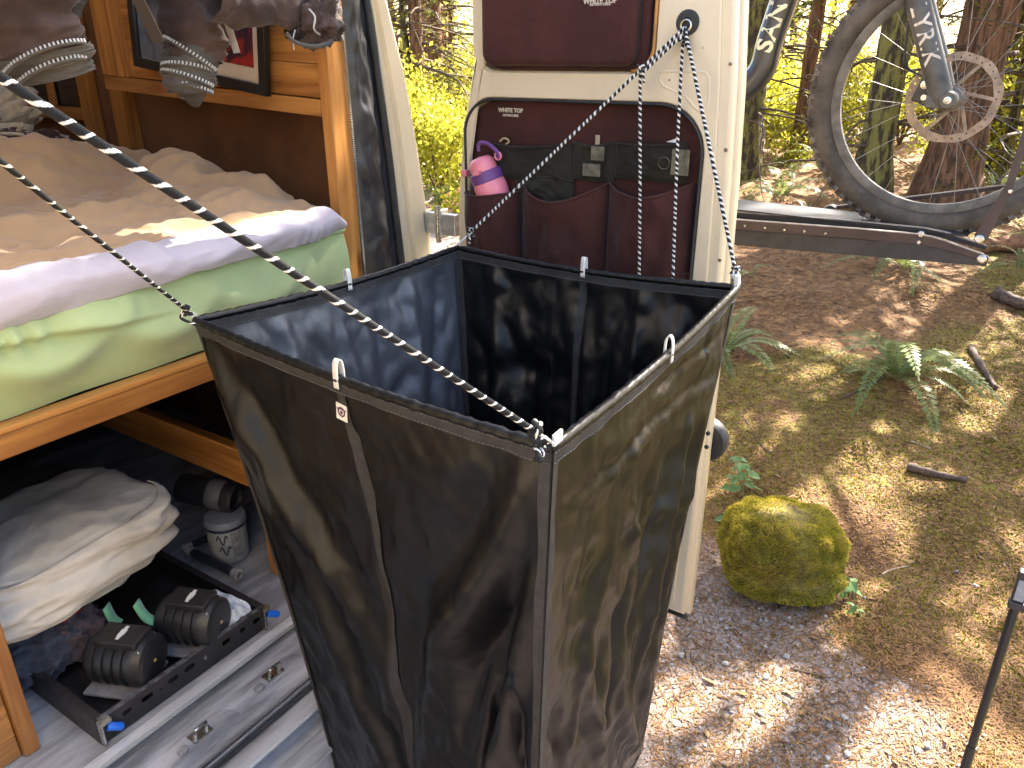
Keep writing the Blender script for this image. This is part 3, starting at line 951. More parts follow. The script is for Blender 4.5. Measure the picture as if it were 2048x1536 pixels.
# ================================================================== the van
van = empty('camper_van', (0.8, 1.4, 0.0), 'cream camper van with its rear doors open on a wooden bed interior', 'van')
VINYL = MAT('grey_vinyl_floor', (0.34, 0.34, 0.355), 0.55, 0.3, 9, bs=0.15, bscale=120, rvar=0.1, stretch=(0.5, 2.5, 1))
SCUFF = MAT('scuffed_grey_plastic', (0.27, 0.27, 0.295), 0.45, 0.45, 7, c2=(0.48, 0.48, 0.51), bs=0.25, bscale=220, rvar=0.14, stretch=(0.3, 2.5, 2.5))
DARKLINE = MAT('dark_brown_lining', (0.17, 0.075, 0.033), 0.85, 0.2, 6, bs=0.2, bscale=300)
SEALM = RUBBER
zs_o = ([0.3, 0.9, 1.2, 1.43, 1.6, 1.8, 1.98, 2.2, 2.4, 2.62], [1.765, 1.76, 1.742, 1.714, 1.688, 1.649, 1.592, 1.51, 1.42, 1.25])
zs_i = ([0.3, 0.9, 1.34, 1.6, 1.8, 1.98, 2.2, 2.45, 2.62], [1.62, 1.61, 1.585, 1.562, 1.54, 1.517, 1.47, 1.36, 1.2])
xo = lambda z: float(np.interp(z, *zs_o))
xi = lambda z: float(np.interp(z, *zs_i))
Zs = list(np.linspace(0.42, 2.55, 44))
def loft(rows, name, mat, parent, angle=35):
    mb = MB()
    n = len(rows[0])
    mb.add([p for r_ in rows for p in r_], [(j*n+i, j*n+i+1, (j+1)*n+i+1, (j+1)*n+i) for j in range(len(rows)-1) for i in range(n-1)])
    return mb.build(name, mat, parent, smooth=True, angle=angle)
rows = []
for z in Zs:
    a, b_ = xi(z), xo(z); w = b_-a
    rows.append([(a, 1.47, z), (a, 1.402, z), (a+.22*w, 1.394, z), (a+.27*w, 1.404, z), (a+.42*w, 1.404, z), (a+.46*w, 1.394, z), (a+.78*w, 1.390, z), (a+.82*w, 1.396, z),
                 (b_-.014, 1.394, z), (b_-.004, 1.398, z), (b_+.004, 1.41, z), (b_+.010, 1.44, z), (b_+.018, 1.6, z)])
loft(rows, 'rear_pillar', PAINT, van)
mb = MB(); mb.tube([(xi(z)-0.006, 1.392, z) for z in Zs], 0.011, 8)
mb.build('door_seal', SEALM, van, smooth=True)
# shell
def side(sgn, name):
    rows = []
    for z in Zs:
        X = xo(z)+.018
        X = X if sgn > 0 else 1.58 - X
        rows.append([(X, 1.6 if sgn > 0 else 1.40, z), (X, 5.2, z)])
    o = loft(rows, name, PAINT, van)
    return o
side(1, 'side_wall'); side(-1, 'side_wall')
mb = MB()
for q in ((0.33, 1.4, 1.25, 1.85), (0.33, 2.25, 1.25, 5.2), (0.33, 1.85, 0.60, 2.25), (0.98, 1.85, 1.25, 2.25)):  # gap left in the unseen roof so skylight reaches the bed
    mb.box((q[0], q[1], 2.52), (q[2], q[3], 2.56))
mb.build('roof', PAINT, van)
mb = MB(); mb.box((0.0, 1.262, 0.56), (1.60, 5.2, 0.60)); mb.build('floor', VINYL, van)
# inner lining
mb = MB(); mb.box((1.55, 1.43, 0.60), (1.60, 5.1, 2.5)); mb.box((-0.06, 1.43, 0.60), (-0.02, 5.1, 2.5)); mb.box((-0.02, 3.3, 0.6), (1.55, 3.34, 2.5))
mb.build('wall_lining', DARKLINE, van)
# threshold: aluminium edge, scuff plate, stepped bumper, laid along the rear opening
def Y_(x, z): return at(x, 1536, 2, z).y
def strip(name, prof, mat, x0=-0.05, x1=1.66, nseg=2, bev=0.0):
    mb = MB()
    k = len(prof)
    xs = np.linspace(x0, x1, nseg)
    mb.add([(x, y, z) for x in xs for y, z in prof], [(i*k+j, i*k+j+1, (i+1)*k+j+1, (i+1)*k+j) for i in range(nseg-1) for j in range(k-1)])
    return mb.build(name, mat, van, smooth=True, angle=28)
strip('threshold_rail', [(1.262, .598), (1.262, .606), (Y_(178, .607), .607), (Y_(196, .604), .604), (Y_(200, .600), .600), (Y_(210, .592), .592), (Y_(213, .58), .58), (Y_(214, .56), .56)], ALU)
sc0 = Y_(214, .575)
strip('scuff_plate', [(sc0+.006, .574), (sc0, .575), (Y_(300, .570), .570), (Y_(350, .563), .563), (Y_(392, .555), .555), (Y_(396, .553), .553), (Y_(398, .562), .562), (Y_(402, .563), .563), (Y_(404, .556), .556), (Y_(409, .556), .556), (Y_(411, .562), .562), (Y_(416, .561), .561), (Y_(420, .545), .545), (Y_(426, .515), .515)], SCUFF)
strip('bumper_step', [(Y_(424, .515)+.01, .513), (Y_(436, .513), .513), (Y_(440, .538), .538), (Y_(448, .543), .543), (Y_(496, .543), .543), (Y_(503, .538), .538), (Y_(509, .50), .50), (Y_(556, .49), .49), (Y_(562, .508), .508), (Y_(572, .511), .511), (Y_(622, .505), .505), (Y_(630, .495), .495), (Y_(632, .44), .44), (Y_(632, .44)-.002, .34)], MAT('bumper_plastic', (0.33, 0.335, 0.36), 0.4, 0.4, 6, c2=(0.54, 0.55, 0.58), bs=0.15, bscale=240, rvar=0.12, stretch=(0.3, 2.2, 2.2)))
# strikers with their dished seats
for px_, py_ in ((402, 1470), (548, 1350)):
    p = at(px_, py_, 2, .575)
    mb = MB()
    mb.grid(lambda u, v: Vector((p.x + lerp(-.085, .085, u), p.y + lerp(-.028, .040, v), .5665 + .010*math.sin(math.pi*u)**0.6*math.sin(math.pi*v)**0.6 - 0.008*(v < .1))), 17, 9)
    seat = mb.build('striker_seat', SCUFF, van, smooth=True)
    mb = MB()
    mb.box((p.x-.022, p.y-.010, .574), (p.x+.022, p.y+.016, .580))
    mb.tube(spline([(p.x-.013, p.y, .578), (p.x-.013, p.y-.004, .598), (p.x-.010, p.y-.006, .603), (p.x+.010, p.y-.006, .603), (p.x+.013, p.y-.004, .598), (p.x+.013, p.y, .578)], 4), 0.0035, 8)
    mb.build('striker', STEEL, van, smooth=True, angle=40)
    mb = MB(); mb.lathe([(.012, 0), (.011, .006), (.004, .008)], (p.x-.045, p.y-.004, .575), (0, 0, 1), 12)
    mb.build('bolt', SCUFF, van, smooth=True, angle=40)

# ------------------------------------------------------------------ the open far door
DX = 1.66
def dl(Y, z): return (-Y, z)
def door_outline(e, bot=0.42, er=None):
    er = e if er is None else er
    L = [(1.285, bot), (1.285, 1.45), (1.272, 1.6), (1.245, 1.75), (1.208, 1.9), (1.16, 2.05), (1.09, 2.25), (1.02, 2.42)]
    Rr = [(0.60, 2.47), (0.565, 2.3), (0.535, 2.1), (0.515, 1.96), (0.502, 1.8), (0.492, 1.6), (0.487, 1.4), (0.487, bot)]
    pts = [(-(y-e), z if z > bot else z+e) for y, z in L] + [(-(y+er), z if z > bot else z+e) for y, z in Rr]
    return pts[::-1]
door = None
def dplate(name, outline, holes, x_in, thick, mat, parent, bevel=0.0):
    me_ = plate(outline, holes, thick, bevel)
    M_ = basis((x_in + thick, 0, 0), (0, -1, 0), (0, 0, 1))
    return placed(name, me_, M_, mat, parent)
low = rrect(-1.218, 0.93, -0.588, 1.760, [0.105, 0.085, 0.06, 0.06], 10)
upp = rrect(-1.180, 1.826, -0.715, 2.36, 0.05, 8)
door = dplate('door', door_outline(0.0, er=.038), [], DX+.058, 0.05, PAINT, van, 0.012)
door['label'] = 'rear door swung open, cream inner skin with two openings'
def dpart(*a, **k): return dplate(*a, parent=door, **k)
me_ = plate(door_outline(0.012, er=.027), [], 0.03, 0.008); placed('edge_flange', me_, basis((DX+.064, 0, 0), (0, -1, 0), (0, 0, 1)), PAINT, door)
me_ = plate(door_outline(0.030, er=.034), [low, upp], 0.036, 0.009); o = placed('inner_pan', me_, basis((DX+.038, 0, 0), (0, -1, 0), (0, 0, 1)), PAINT, door)
me_ = plate(door_outline(0.062), [[(x*1, y) for x, y in rrect(-1.222, .926, -.584, 1.764, [.108, .088, .062, .062], 10)], rrect(-1.184, 1.822, -.711, 2.364, .052, 8)], 0.008, 0.0035); placed('raised_pan', me_, basis((DX+.004, 0, 0), (0, -1, 0), (0, 0, 1)), PAINT, door)
# pressed outlines in the sheet metal
def ridge(pxs, name='pressed_ridge', r=0.006, closed=False):
    mb = MB(); mb.tube([at(x, y, 0, DX+.0008) for x, y in pxs], r, 8, closed=closed)
    mb.build(name, PAINT, door, smooth=True)
ridge([(1322, 147), (1338, 143), (1400, 143), (1414, 146), (1420, 158), (1419, 200), (1414, 216), (1402, 224), (1390, 214), (1372, 192), (1345, 180), (1328, 172), (1320, 160)], closed=True)
mb = MB(); mb.tube([at(x, y, 0, DX-.005) for x, y in ((987, 150), (989, 190))], 0.0014, 6); mb.build('drain_tube', PAINT, door)
for px_, py_, r_ in ((1461, 128, .0035), (1452, 300, .004), (1440, 520, .004), (925, 235, .003), (921, 330, .0035), (1340, 160, .003)):
    mb = MB(); mb.lathe([(r_, 0), (r_, .0025), (r_*.5, .0035)], at(px_, py_, 0, DX-.001), (-1, 0, 0), 10); mb.build('trim_plug', MAT('brown_plug', (.16, .11, .07), .6), door)
# orange gasket of the upper opening
mb = MB(); mb.tube([Vector((DX-.004, -x, z)) for x, z in upp[-9:] + upp[:9]], 0.004, 6)
mb.build('gasket', MAT('amber_gasket', (0.42, 0.19, 0.05), 0.45, 0.2), door, smooth=True)
mb = MB(); mb.tube([Vector((DX-.004, -x, z)) for x, z in low], 0.004, 6, closed=True)
mb.build('gasket', RUBBER, door, smooth=True)
# rope grommet
ga = at(1376, 45, 0, DX-.004)
mb = MB(); mb.lathe([(.0245, 0), (.0245, .004), (.021, .007), (.010, .007), (.009, .003), (.004, .002)], ga, (-1, 0, 0), 24)
gr = mb.build('grommet', RUBBER, door, smooth=True, angle=40)
mb = MB(); mb.tube([ga + Vector((-.010, .011*math.sin(a*.5236), -.006+.011*math.cos(a*.5236))) for a in range(12)], 0.0024, 6, closed=True)
mb.build('ring', STEEL, gr, smooth=True)
# hinge
hp = at(885, 462, 0, 1.70)
mb = MB()
mb.box((1.690, 1.285, 1.395), (1.712, 1.40, 1.455)); mb.box((1.682, 1.33, 1.385), (1.722, 1.352, 1.465))
hin = mb.build('hinge', MAT('plated_hinge', (0.62, 0.60, 0.56), 0.3, 0.2, 40, metal=0.7), door, bevel=0.004)
mb = MB(); mb.tube([(1.686, 1.341, 1.375), (1.686, 1.341, 1.475)], 0.008, 10); mb.build('pin', STEEL, hin, smooth=True, angle=40)
mb = MB(); mb.box((1.690, 1.285, .70), (1.712, 1.40, .76)); mb.build('hinge', PAINT, door, bevel=0.004)
# bottom seal, screws, black bumper on the outside
mb = MB(); mb.box((DX+.03, .52, .4165), (DX+.06, 1.26, .4195)); mb.build('bottom_seal', RUBBER, door)
for px_, py_ in ((1417, 866), (1414, 893)):
    p = at(px_, py_, 0, DX+.03); mb = MB(); mb.lathe([(.0055, 0), (.0055, .003), (.002, .005)], (p.x, p.y, p.z), (-1, 0, 0), 10)
    p = at(px_, py_, 0, DX+.002); mb = MB(); mb.lathe([(.0055, 0), (.0055, .005), (.002, .007)], p, (-1, 0, 0), 10); mb.build('screw', RUBBER, door)
bp = at(1410, 878, 0, 1.79)
mb = MB()
for k in range(1): mb.lathe([(.0, -.012), (.055, -.012), (.060, -.004), (.060, .022), (.052, .034), (.02, .040), (.0, .041)], (1.785, bp.y, bp.z), (1, 0, 0), 28)
mb.build('bumper', RUBBER, door, smooth=True, angle=50)

# ------------------------------------------------------------------ the near door (left of the view)
me_ = plate([(-x, z) for x, z in door_outline(0.0)][::-1], [], 0.05, 0.012)
nd = placed('door', me_, basis((-0.02, 0, 0), (0, 1, 0), (0, 0, 1)), PAINT, van)
nd['label'] = 'near rear door, swung open beside the camera'
me_ = plate([(-x, z) for x, z in door_outline(0.03)][::-1], [[(-x, z) for x, z in low][::-1], [(-x, z) for x, z in upp][::-1]], 0.04, 0.01)
placed('inner_pan', me_, basis((0.028, 0, 0), (0, 1, 0), (0, 0, 1)), PAINT, nd)
NA = Vector((0.095, 0.578, 1.983))
mb = MB(); mb.lathe([(.0245, 0), (.0245, .012), (.010, .014)], (NA.x-.028, NA.y, NA.z), (1, 0, 0), 20); mb.build('grommet', RUBBER, nd)

# ------------------------------------------------------------------ zipped insulated curtain beside the pillar
NYL = MAT('black_quilted_nylon', (0.028, 0.028, 0.032), 0.38, 0.25, 12, bs=0.2, bscale=420, spec=0.6, rvar=0.06)
cur = empty('zipped_curtain', (1.5, 1.40, 1.28), 'black padded nylon curtain zipped along the wood post beside the van pillar', 'curtain')
def cur_pt(u, v):
    z = lerp(0.62, 2.45, v)
    a = float(np.interp(z, [.6, 1.35, 1.87, 2.45], [1.43, 1.430, 1.420, 1.38])); b_ = xi(z) - .004
    x = lerp(a, b_, u)
    puff = 0.018*math.sin(math.pi*min(u*1.25, 1))**0.7
    wr = 0.010*noise.noise(Vector((u*2.5, z*16, 3))) + 0.006*noise.noise(Vector((u*6+z*9, z*30, 1)))
    return Vector((x, 1.398 - puff - wr*math.sin(math.pi*u), z))
mb = MB(); mb.grid(cur_pt, 22, 260)
mb.build('quilted_panel', NYL, cur, smooth=True)
mb = MB()
for z in np.arange(1.25, 2.15, 0.0052):
    a = float(np.interp(z, [.6, 1.35, 1.87, 2.45], [1.43, 1.430, 1.420, 1.38]))
    mb.box((a-.004, 1.384, z), (a+.002, 1.388, z+.0026))
o = mb.build('zipper_teeth', MAT('zip_teeth', (0.30, 0.27, 0.22), 0.4, 0.2), cur); o['kind'] = 'stuff'
mb = MB()
for z0, z1 in ((1.25, 2.2),):
    mb.bar((1.414, 1.390, z0), (1.402, 1.390, z1), .016, .003, (0, 1, 0))
mb.build('zipper_tape', NYL, cur)

# ------------------------------------------------------------------ door organisers
MAROON = CLOTH('dark_maroon_canvas', (0.048, 0.0135, 0.0105), weave=700, wr=0.25, wscale=22, sheen=0.08, var=0.25)
OLIVE = CLOTH('dark_olive_webbing', (0.018, 0.0155, 0.010), weave=900, wr=0.25, wscale=20, sheen=0.08, var=0.3)
TXT = MAT('cream_print', (0.60, 0.54, 0.44), 0.6, 0.1)
org = empty('door_organiser', (DX+.02, .9, .95), 'dark maroon canvas organiser with three lower pockets set in the lower door opening', 'organiser')
me_ = plate(rrect(-1.214, 0.934, -0.592, 1.757, [0.102, 0.082, 0.06, 0.06], 10), [], 0.012, 0.003)
placed('back_panel', me_, basis((DX+.032, 0, 0), (0, -1, 0), (0, 0, 1)), MAROON, org)
def dpx(x, y, X=DX+.02): return at(x, y, 0, X)
def text_on(txt, px_, py_, size, X, parent, mat, M3=None, bold=0.0, name='print', ext=0.0004):
    p = dpx(px_, py_, X)
    return placed(name, text_mesh(txt, size, ext, bold), basis(p, (0, -1, 0), (0, 0, 1)), mat, parent)
text_on('WHITE TOP', 1021, 221, .0135, DX+.0185, org, TXT, bold=.0005)
text_on('ADVENTURES', 1021, 231, .0075, DX+.0185, org, TXT, bold=.0002)
def pocket(name, xl, xr, yt, yb, sag, bulge, mat, parent, X=DX+.018, seed=0, wr=1.0, sharp=0.8):
    A, B_ = dpx(xl, yt, X), dpx(xr, yt, X); C_ = dpx((xl+xr)/2, yb, X)
    def fn(u, v):
        y = lerp(A.y, B_.y, u)
        s_ = max(math.sin(math.pi*u), 0)
        ztop = lerp(A.z, B_.z, u) - sag*s_
        z = lerp(C_.z, ztop, v)
        b_ = bulge*(s_**sharp)*(0.25 + 0.75*math.sin(min(v*0.62+0.3, 1)*math.pi*.5))*min(1, v*6+.1)
        w = wr*(0.018*noise.noise(Vector((u*5+seed, v*2.2, seed))) + 0.006*noise.noise(Vector((u*11+v*4, v*5, seed+5))))*s_**.5
        return Vector((X - .004 - max(b_ + w, 0), y, z))
    mb = MB(); mb.grid(fn, 30, 26)
    o = mb.build(name, mat, parent, smooth=True); solid(o, .003)
    mb = MB(); mb.tube([fn(i/29, 1.0) - Vector((.001, 0, 0)) for i in range(30)], .0035, 6); mb.build('hem', mat, o, smooth=True)
    return o
pocket('pocket', 942, 1048, 381, 545, .004, .084, MAROON, org, seed=1, sharp=.5, wr=.6)
pocket('pocket', 1048, 1222, 366, 560, .038, .066, MAROON, org, seed=2)
pocket('pocket', 1222, 1394, 366, 575, .026, .062, MAROON, org, seed=3)
pocket('pouch', 1035, 1150, 362, 420, -.012, .018, OLIVE, org, seed=4)
pocket('upper_pocket', 990, 1150, 288, 360, .006, .022, OLIVE, org, seed=6, wr=.6)
pocket('upper_pocket', 1150, 1235, 284, 362, .008, .016, OLIVE, org, seed=7, wr=.6)
pocket('upper_pocket', 1235, 1378, 286, 362, .004, .022, OLIVE, org, seed=8, wr=.6)
pocket('lower_pocket', 1100, 1394, 545, 640, .0, .03, MAROON, org, seed=9)
mb = MB()
a, b_ = dpx(1113, 400, DX-.046), dpx(1110, 505, DX-.036); mb.bar(a, b_, .014, .002, (1, 0, 0)); mb.bar(b_ + Vector((0, .013, 0)), b_ - Vector((0, .013, 0)), .006, .004, (1, 0, 0))
mb.build('strap', OLIVE, org)
CLEARW = MAT('milky_vinyl', (0.10, 0.095, 0.07), 0.25, 0.4, 30, spec=0.6)
mb = MB()
for x0, y0, x1, y1 in ((1183, 292, 1208, 322), (1166, 326, 1200, 354), (1345, 298, 1376, 352)):
    a, b_ = dpx(x0, y0, DX-.012), dpx(x1, y1, DX-.012); mb.box((a.x-.001, b_.y, b_.z), (a.x+.001, a.y, a.z))
    mb.build('vinyl_window', CLEARW, org); mb = MB()
mb = MB()
a = dpx(1196, 281, DX+.012); mb.box((a.x-.002, a.y-.005, a.z-.012), (a.x, a.y+.006, a.z+.012)); mb.build('paper_tag', MAT('kraft_tag', (.42, .34, .22), .8), org)
mb = MB(); mb.tube(spline([dpx(x, y, DX+.008) for x, y in ((1000, 283), (1006, 277), (1014, 278), (1018, 284), (1012, 288))], 4), .0022, 6); mb.build('clip', MAT('tan_clip', (.5, .38, .2), .5), org)
mb = MB(); a, b_, c_ = dpx(1332, 284, DX+.010), dpx(1358, 275, DX+.010), dpx(1358, 286, DX+.010)
mb.add([a, b_, c_, a + Vector((.001, 0, 0)), b_ + Vector((.001, 0, 0)), c_ + Vector((.001, 0, 0))], [(0, 1, 2), (5, 4, 3), (0, 3, 4, 1), (1, 4, 5, 2), (2, 5, 3, 0)]); mb.build('paper_corner', WHITE, org)
mb = MB(); mb.tube([dpx(1328, 326, DX-.012) + Vector((-.001, .013*math.sin(k*.314), .013*math.cos(k*.314))) for k in range(20)], .0009, 5, closed=True); mb.build('embossed_ring', CLEARW, org)

bag2 = empty('window_organiser', (DX+.02, .95, 1.83), 'dark maroon zipped pouch filling the upper window opening of the open door', 'organiser')
me_ = plate(rrect(-1.176, 1.829, -0.719, 2.356, 0.047, 8), [], 0.012, 0.003)
placed('back_panel', me_, basis((DX+.030, 0, 0), (0, -1, 0), (0, 0, 1)), MAROON, bag2)
pa, pb = dpx(962, 137, DX-.03), dpx(1268, 112, DX-.03)
me_ = plate(rrect(-pa.y, pa.z+.006, -pb.y, 2.3, .03, 8), [], .052, .014, 4)
pch = placed('pouch', me_, basis((DX+.02, 0, 0), (0, -1, 0), (0, 0, 1)), MAROON, bag2)
me_ = plate(rrect(-pa.y+.012, pa.z-.004, -pb.y+.022, 2.3, .035, 8), [], .024, .008, 3)
placed('pouch_flap', me_, basis((DX+.018, 0, 0), (0, -1, 0), (0, 0, 1)), MAROON, bag2)
mb = MB()
rr = rrect(-pa.y-.001, pa.z+.005, -pb.y+.001, 2.3, .031, 8)
mb.tube([Vector((DX-.012, -x, z)) for x, z in rr], .0025, 5, closed=True); mb.build('zipper', OLIVE, pch, smooth=True)
text_on('WHITE TOP', 1200, 2, .0150, DX-.0325, bag2, TXT, bold=.0005)
text_on('ADVENTURES', 1200, 8.5, .0080, DX-.0325, bag2, TXT, bold=.0002)

# ------------------------------------------------------------------ drink bottle in the pocket
PINK = MAT('pink_plastic', (0.80, 0.23, 0.28), 0.38, 0.05, 20, coat=0.2)
PURP = MAT('purple_rubber', (0.16, 0.055, 0.22), 0.5, 0.1, 20)
bt = dpx(990, 398, DX-.016)
bax = (dpx(955, 303, DX-.030) - bt).normalized()
bot = empty('drink_bottle', bt, 'pink drink bottle with purple band and carry loop tucked in the organiser pocket', 'bottle')
mb = MB(); mb.lathe([(.0, -.016), (.036, -.015), (.042, -.010), (.043, .030), (.041, .042), (.036, .056)], bt, bax, 32); mb.build('body', PINK, bot, smooth=True, angle=50)
mb = MB(); mb.lathe([(.0365, .046), (.0415, .048), (.0415, .072), (.0365, .074)], bt, bax, 32); mb.build('band', PURP, bot, smooth=True, angle=50)
mb = MB(); mb.lathe([(.034, .066), (.034, .086), (.031, .100), (.022, .108), (.0, .111)], bt, bax, 32); mb.build('lid', PINK, bot, smooth=True, angle=50)
a_, b__ = Vector((0, -1, 0)), None
tl = bt + bax*.075
mb = MB(); mb.box((-.007, -.006, -.012), (.007, .003, .013), basis(tl + Vector((-.039, -.008, 0)), (0, -1, .25), bax)); mb.build('latch', PINK, bot, bevel=.002)
mb = MB(); mb.tube(spline([dpx(x, y, DX-.03) for x, y in ((958, 303), (957, 290), (964, 285), (976, 288), (990, 299), (998, 309), (996, 316))], 5), .0052, 8, flat=.7); mb.build('carry_loop', PURP, bot, smooth=True)
mb = MB(); q = dpx(996, 312, DX-.03); mb.tube([q + Vector((0, .009*math.sin(k*.628), .009*math.cos(k*.628))) for k in range(10)], .0028, 6, closed=True); mb.build('lug', PINK, bot, smooth=True)
q = dpx(930, 346, DX-.02); mb = MB(); mb.box((-.008, -.009, -.008), (.008, .009, .008), Matrix.Translation(q)); mb.build('lug', PINK, bot, bevel=.003)
# ================================================================== wooden interior
cab = empty('wall_cabinet', (1.40, 1.8, 1.75), 'varnished pine overhead cabinet along the far van wall', 'cabinet')
SL = 0.052
def cz(Y, z): return z + SL*(Y - 1.416)
def cbox(name, y0, y1, z0, z1, x0, x1, mat, parent=cab, bev=.002):
    mb = MB()
    q = [(x, y, cz(y, z)) for z in (z0, z1) for y in (y0, y1) for x in (x0, x1)]
    mb.add(q, [(0, 2, 3, 1), (4, 5, 7, 6), (0, 1, 5, 4), (1, 3, 7, 5), (3, 2, 6, 7), (2, 0, 4, 6)])
    return mb.build(name, mat, parent, bevel=bev)
cbox('bottom_rail', 1.424, 2.30, 1.724, 1.762, 1.362, 1.385, PINE_Y)
zz_ = 1.764
for k in range(9):
    cbox('plank', 1.424, 2.175, zz_, zz_ + .0745, 1.372 + .0008*(k % 3), 1.388, PINE_Y, bev=.0025); zz_ += .0752
cbox('stile', 2.178, 2.275, 1.763, 2.45, 1.360, 1.388, PINE_Z)
cbox('shelf_bottom', 1.424, 2.30, 1.726, 1.736, 1.386, 1.548, DARKLINE)
cbox('end_panel', 2.28, 2.30, 1.764, 2.45, 1.362, 1.548, PINE_Z)
mb = MB(); mb.box((1.362, 1.388, .602), (1.424, 1.422, 2.50)); o = mb.build('wood_post', PINE_Z, bevel=.003)
tag(o, 'tall varnished pine post between the bed and the black curtain', 'post')
wt = empty('window_surround', (1.5, 2.8, 1.6), 'dark-paned window with pine surround deep in the van', 'window')
mb = MB(); mb.box((1.515, 2.455, 1.45), (1.548, 2.545, 1.76)); mb.build('upright', PINE_Z, wt, bevel=.002)
mb = MB(); mb.box((1.50, 2.66, 1.45), (1.546, 2.70, 2.4)); mb.build('jamb', PINE_Z, wt, bevel=.002)
mb = MB(); mb.box((1.50, 3.16, 1.45), (1.546, 3.20, 2.4)); mb.build('jamb', PINE_Z, wt, bevel=.002)
mb = MB(); mb.box((1.50, 2.702, 1.66), (1.546, 3.158, 1.70)); mb.build('window_sill', PINE_Y, wt, bevel=.002)
m, nt, b, N, L = nodes('dark_glass'); b.inputs['Base Color'].default_value = rgb((.03, .025, .025)); b.inputs['Roughness'].default_value = .08
mb = MB(); mb.box((1.538, 2.702, 1.702), (1.545, 3.158, 2.4)); mb.build('pane', m, wt)
mb = MB(); mb.box((1.516, 2.90, 1.702), (1.532, 2.925, 2.4)); mb.build('mullion', PINE_Z, wt)
# planked partition at the head of the bed
part = empty('partition', (.7, 3.28, .6), 'dim pine partition at the head of the bed', 'partition')
for k in range(10):
    mb = MB(); mb.box((-.01, 3.27, 1.45+.1*k), (1.54, 3.296, 1.45+.1*k+.098)); mb.build('plank', PINE_X, part, bevel=.003)

# framed picture
p0, p1, p2 = at(279, 132, 0, 1.352), at(543, 193, 0, 1.352), at(492, 38, 0, 1.352)
pw = (p1-p0).length
pm = basis(p0, p1-p0, p2-p1)
pic = empty('framed_picture', p0, 'crooked black-framed picture with cream mat and red print on the pine cabinet', 'picture')
ph = .40
me_ = plate([(0, 0), (pw, 0), (pw, ph), (0, ph)], [[(.024, .024), (.024, ph-.024), (pw-.024, ph-.024), (pw-.024, .024)]], .018, .002)
placed('frame', me_, pm, MAT('black_frame', (.012, .011, .011), .4), pic)
mb = MB(); mb.box((.022, .022, .002), (pw-.022, ph-.022, .006)); me_ = mb.mesh('mat')
placed('mat_board', me_, pm, MAT('cream_mat', (.62, .52, .40), .8, .05), pic)
m, nt, b, N, L = nodes('red_print')
v = geo(nt, (1, 1, 1))
n1 = nz(nt, 22, 5, .6, v, .8)
c = mixc(nt, ramp(nt, n1, .42, .6), (.035, .018, .035), (.34, .028, .025))
n2 = nz(nt, 9, 3, .5, v)
c = mixc(nt, ramp(nt, n2, .55, .7), c, (.03, .02, .04))
L.new(c, b.inputs['Base Color']); b.inputs['Roughness'].default_value = .25
mb = MB(); mb.box((.052, .058, .0061), (pw-.052, ph-.05, .0072)); placed('print', mb.mesh('print'), pm, m, pic)
mb = MB(); mb.box((.0265, .0265, .0076), (.16, ph-.03, .0086))
placed('overlaid_sheet', mb.mesh('s'), pm, MAT('slate_sheet', (.085, .095, .11), .5, .5, 16), pic)

# ------------------------------------------------------------------ bed platform
bed = empty('bed_platform', (.7, 1.4, .6), 'pine bed platform with planked side panels inside the van', 'bed')
mb = MB(); mb.box((-.01, 1.350, 1.222), (1.36, 1.372, 1.266)); mb.build('front_board', PINE_X, bed, bevel=.003)
mb = MB(); mb.box((-.01, 1.344, 1.268), (1.36, 1.376, 1.280)); mb.build('edge_strip', PINE_X, bed, bevel=.003)
mb = MB(); mb.box((-.01, 1.374, 1.240), (1.54, 3.26, 1.262)); mb.build('deck', MAT('dark_deck', (.10, .055, .025), .8), bed)
mb = MB(); mb.box((1.055, 1.445, .845), (1.085, 2.6, .945)); mb.build('side_rail', PINE_Y, bed, bevel=.003)
mb = MB(); mb.box((1.050, 1.41, .602), (1.090, 1.443, 1.238)); mb.build('leg', PINE_Z, bed, bevel=.003)
for k in range(6):
    mb = MB(); mb.box((1.092, 1.415 , .603+.104*k), (1.358, 1.432, .603+.104*k+.1025)); mb.build('plank', PINE_X, bed, bevel=.0025)
mb = MB(); mb.box((.395, 1.38, .602), (.424, 1.432, 1.220)); mb.build('leg', PINE_Z, bed, bevel=.003)
for k in range(12):
    mb = MB(); mb.box((-.01, 1.392, .603+.0515*k), (.393, 1.41, .603+.0515*k+.0505)); mb.build('plank', PINE_X, bed, bevel=.0025)
mb = MB(); mb.box((.40, 1.434, .602), (.415, 2.6, 1.22)); mb.build('side_panel', DARKLINE, bed)
mb = MB(); mb.box((.40, 2.60, .602), (1.54, 2.62, 1.235)); mb.build('back_panel', MAT('black_panel', (.012, .011, .010), .9), bed)

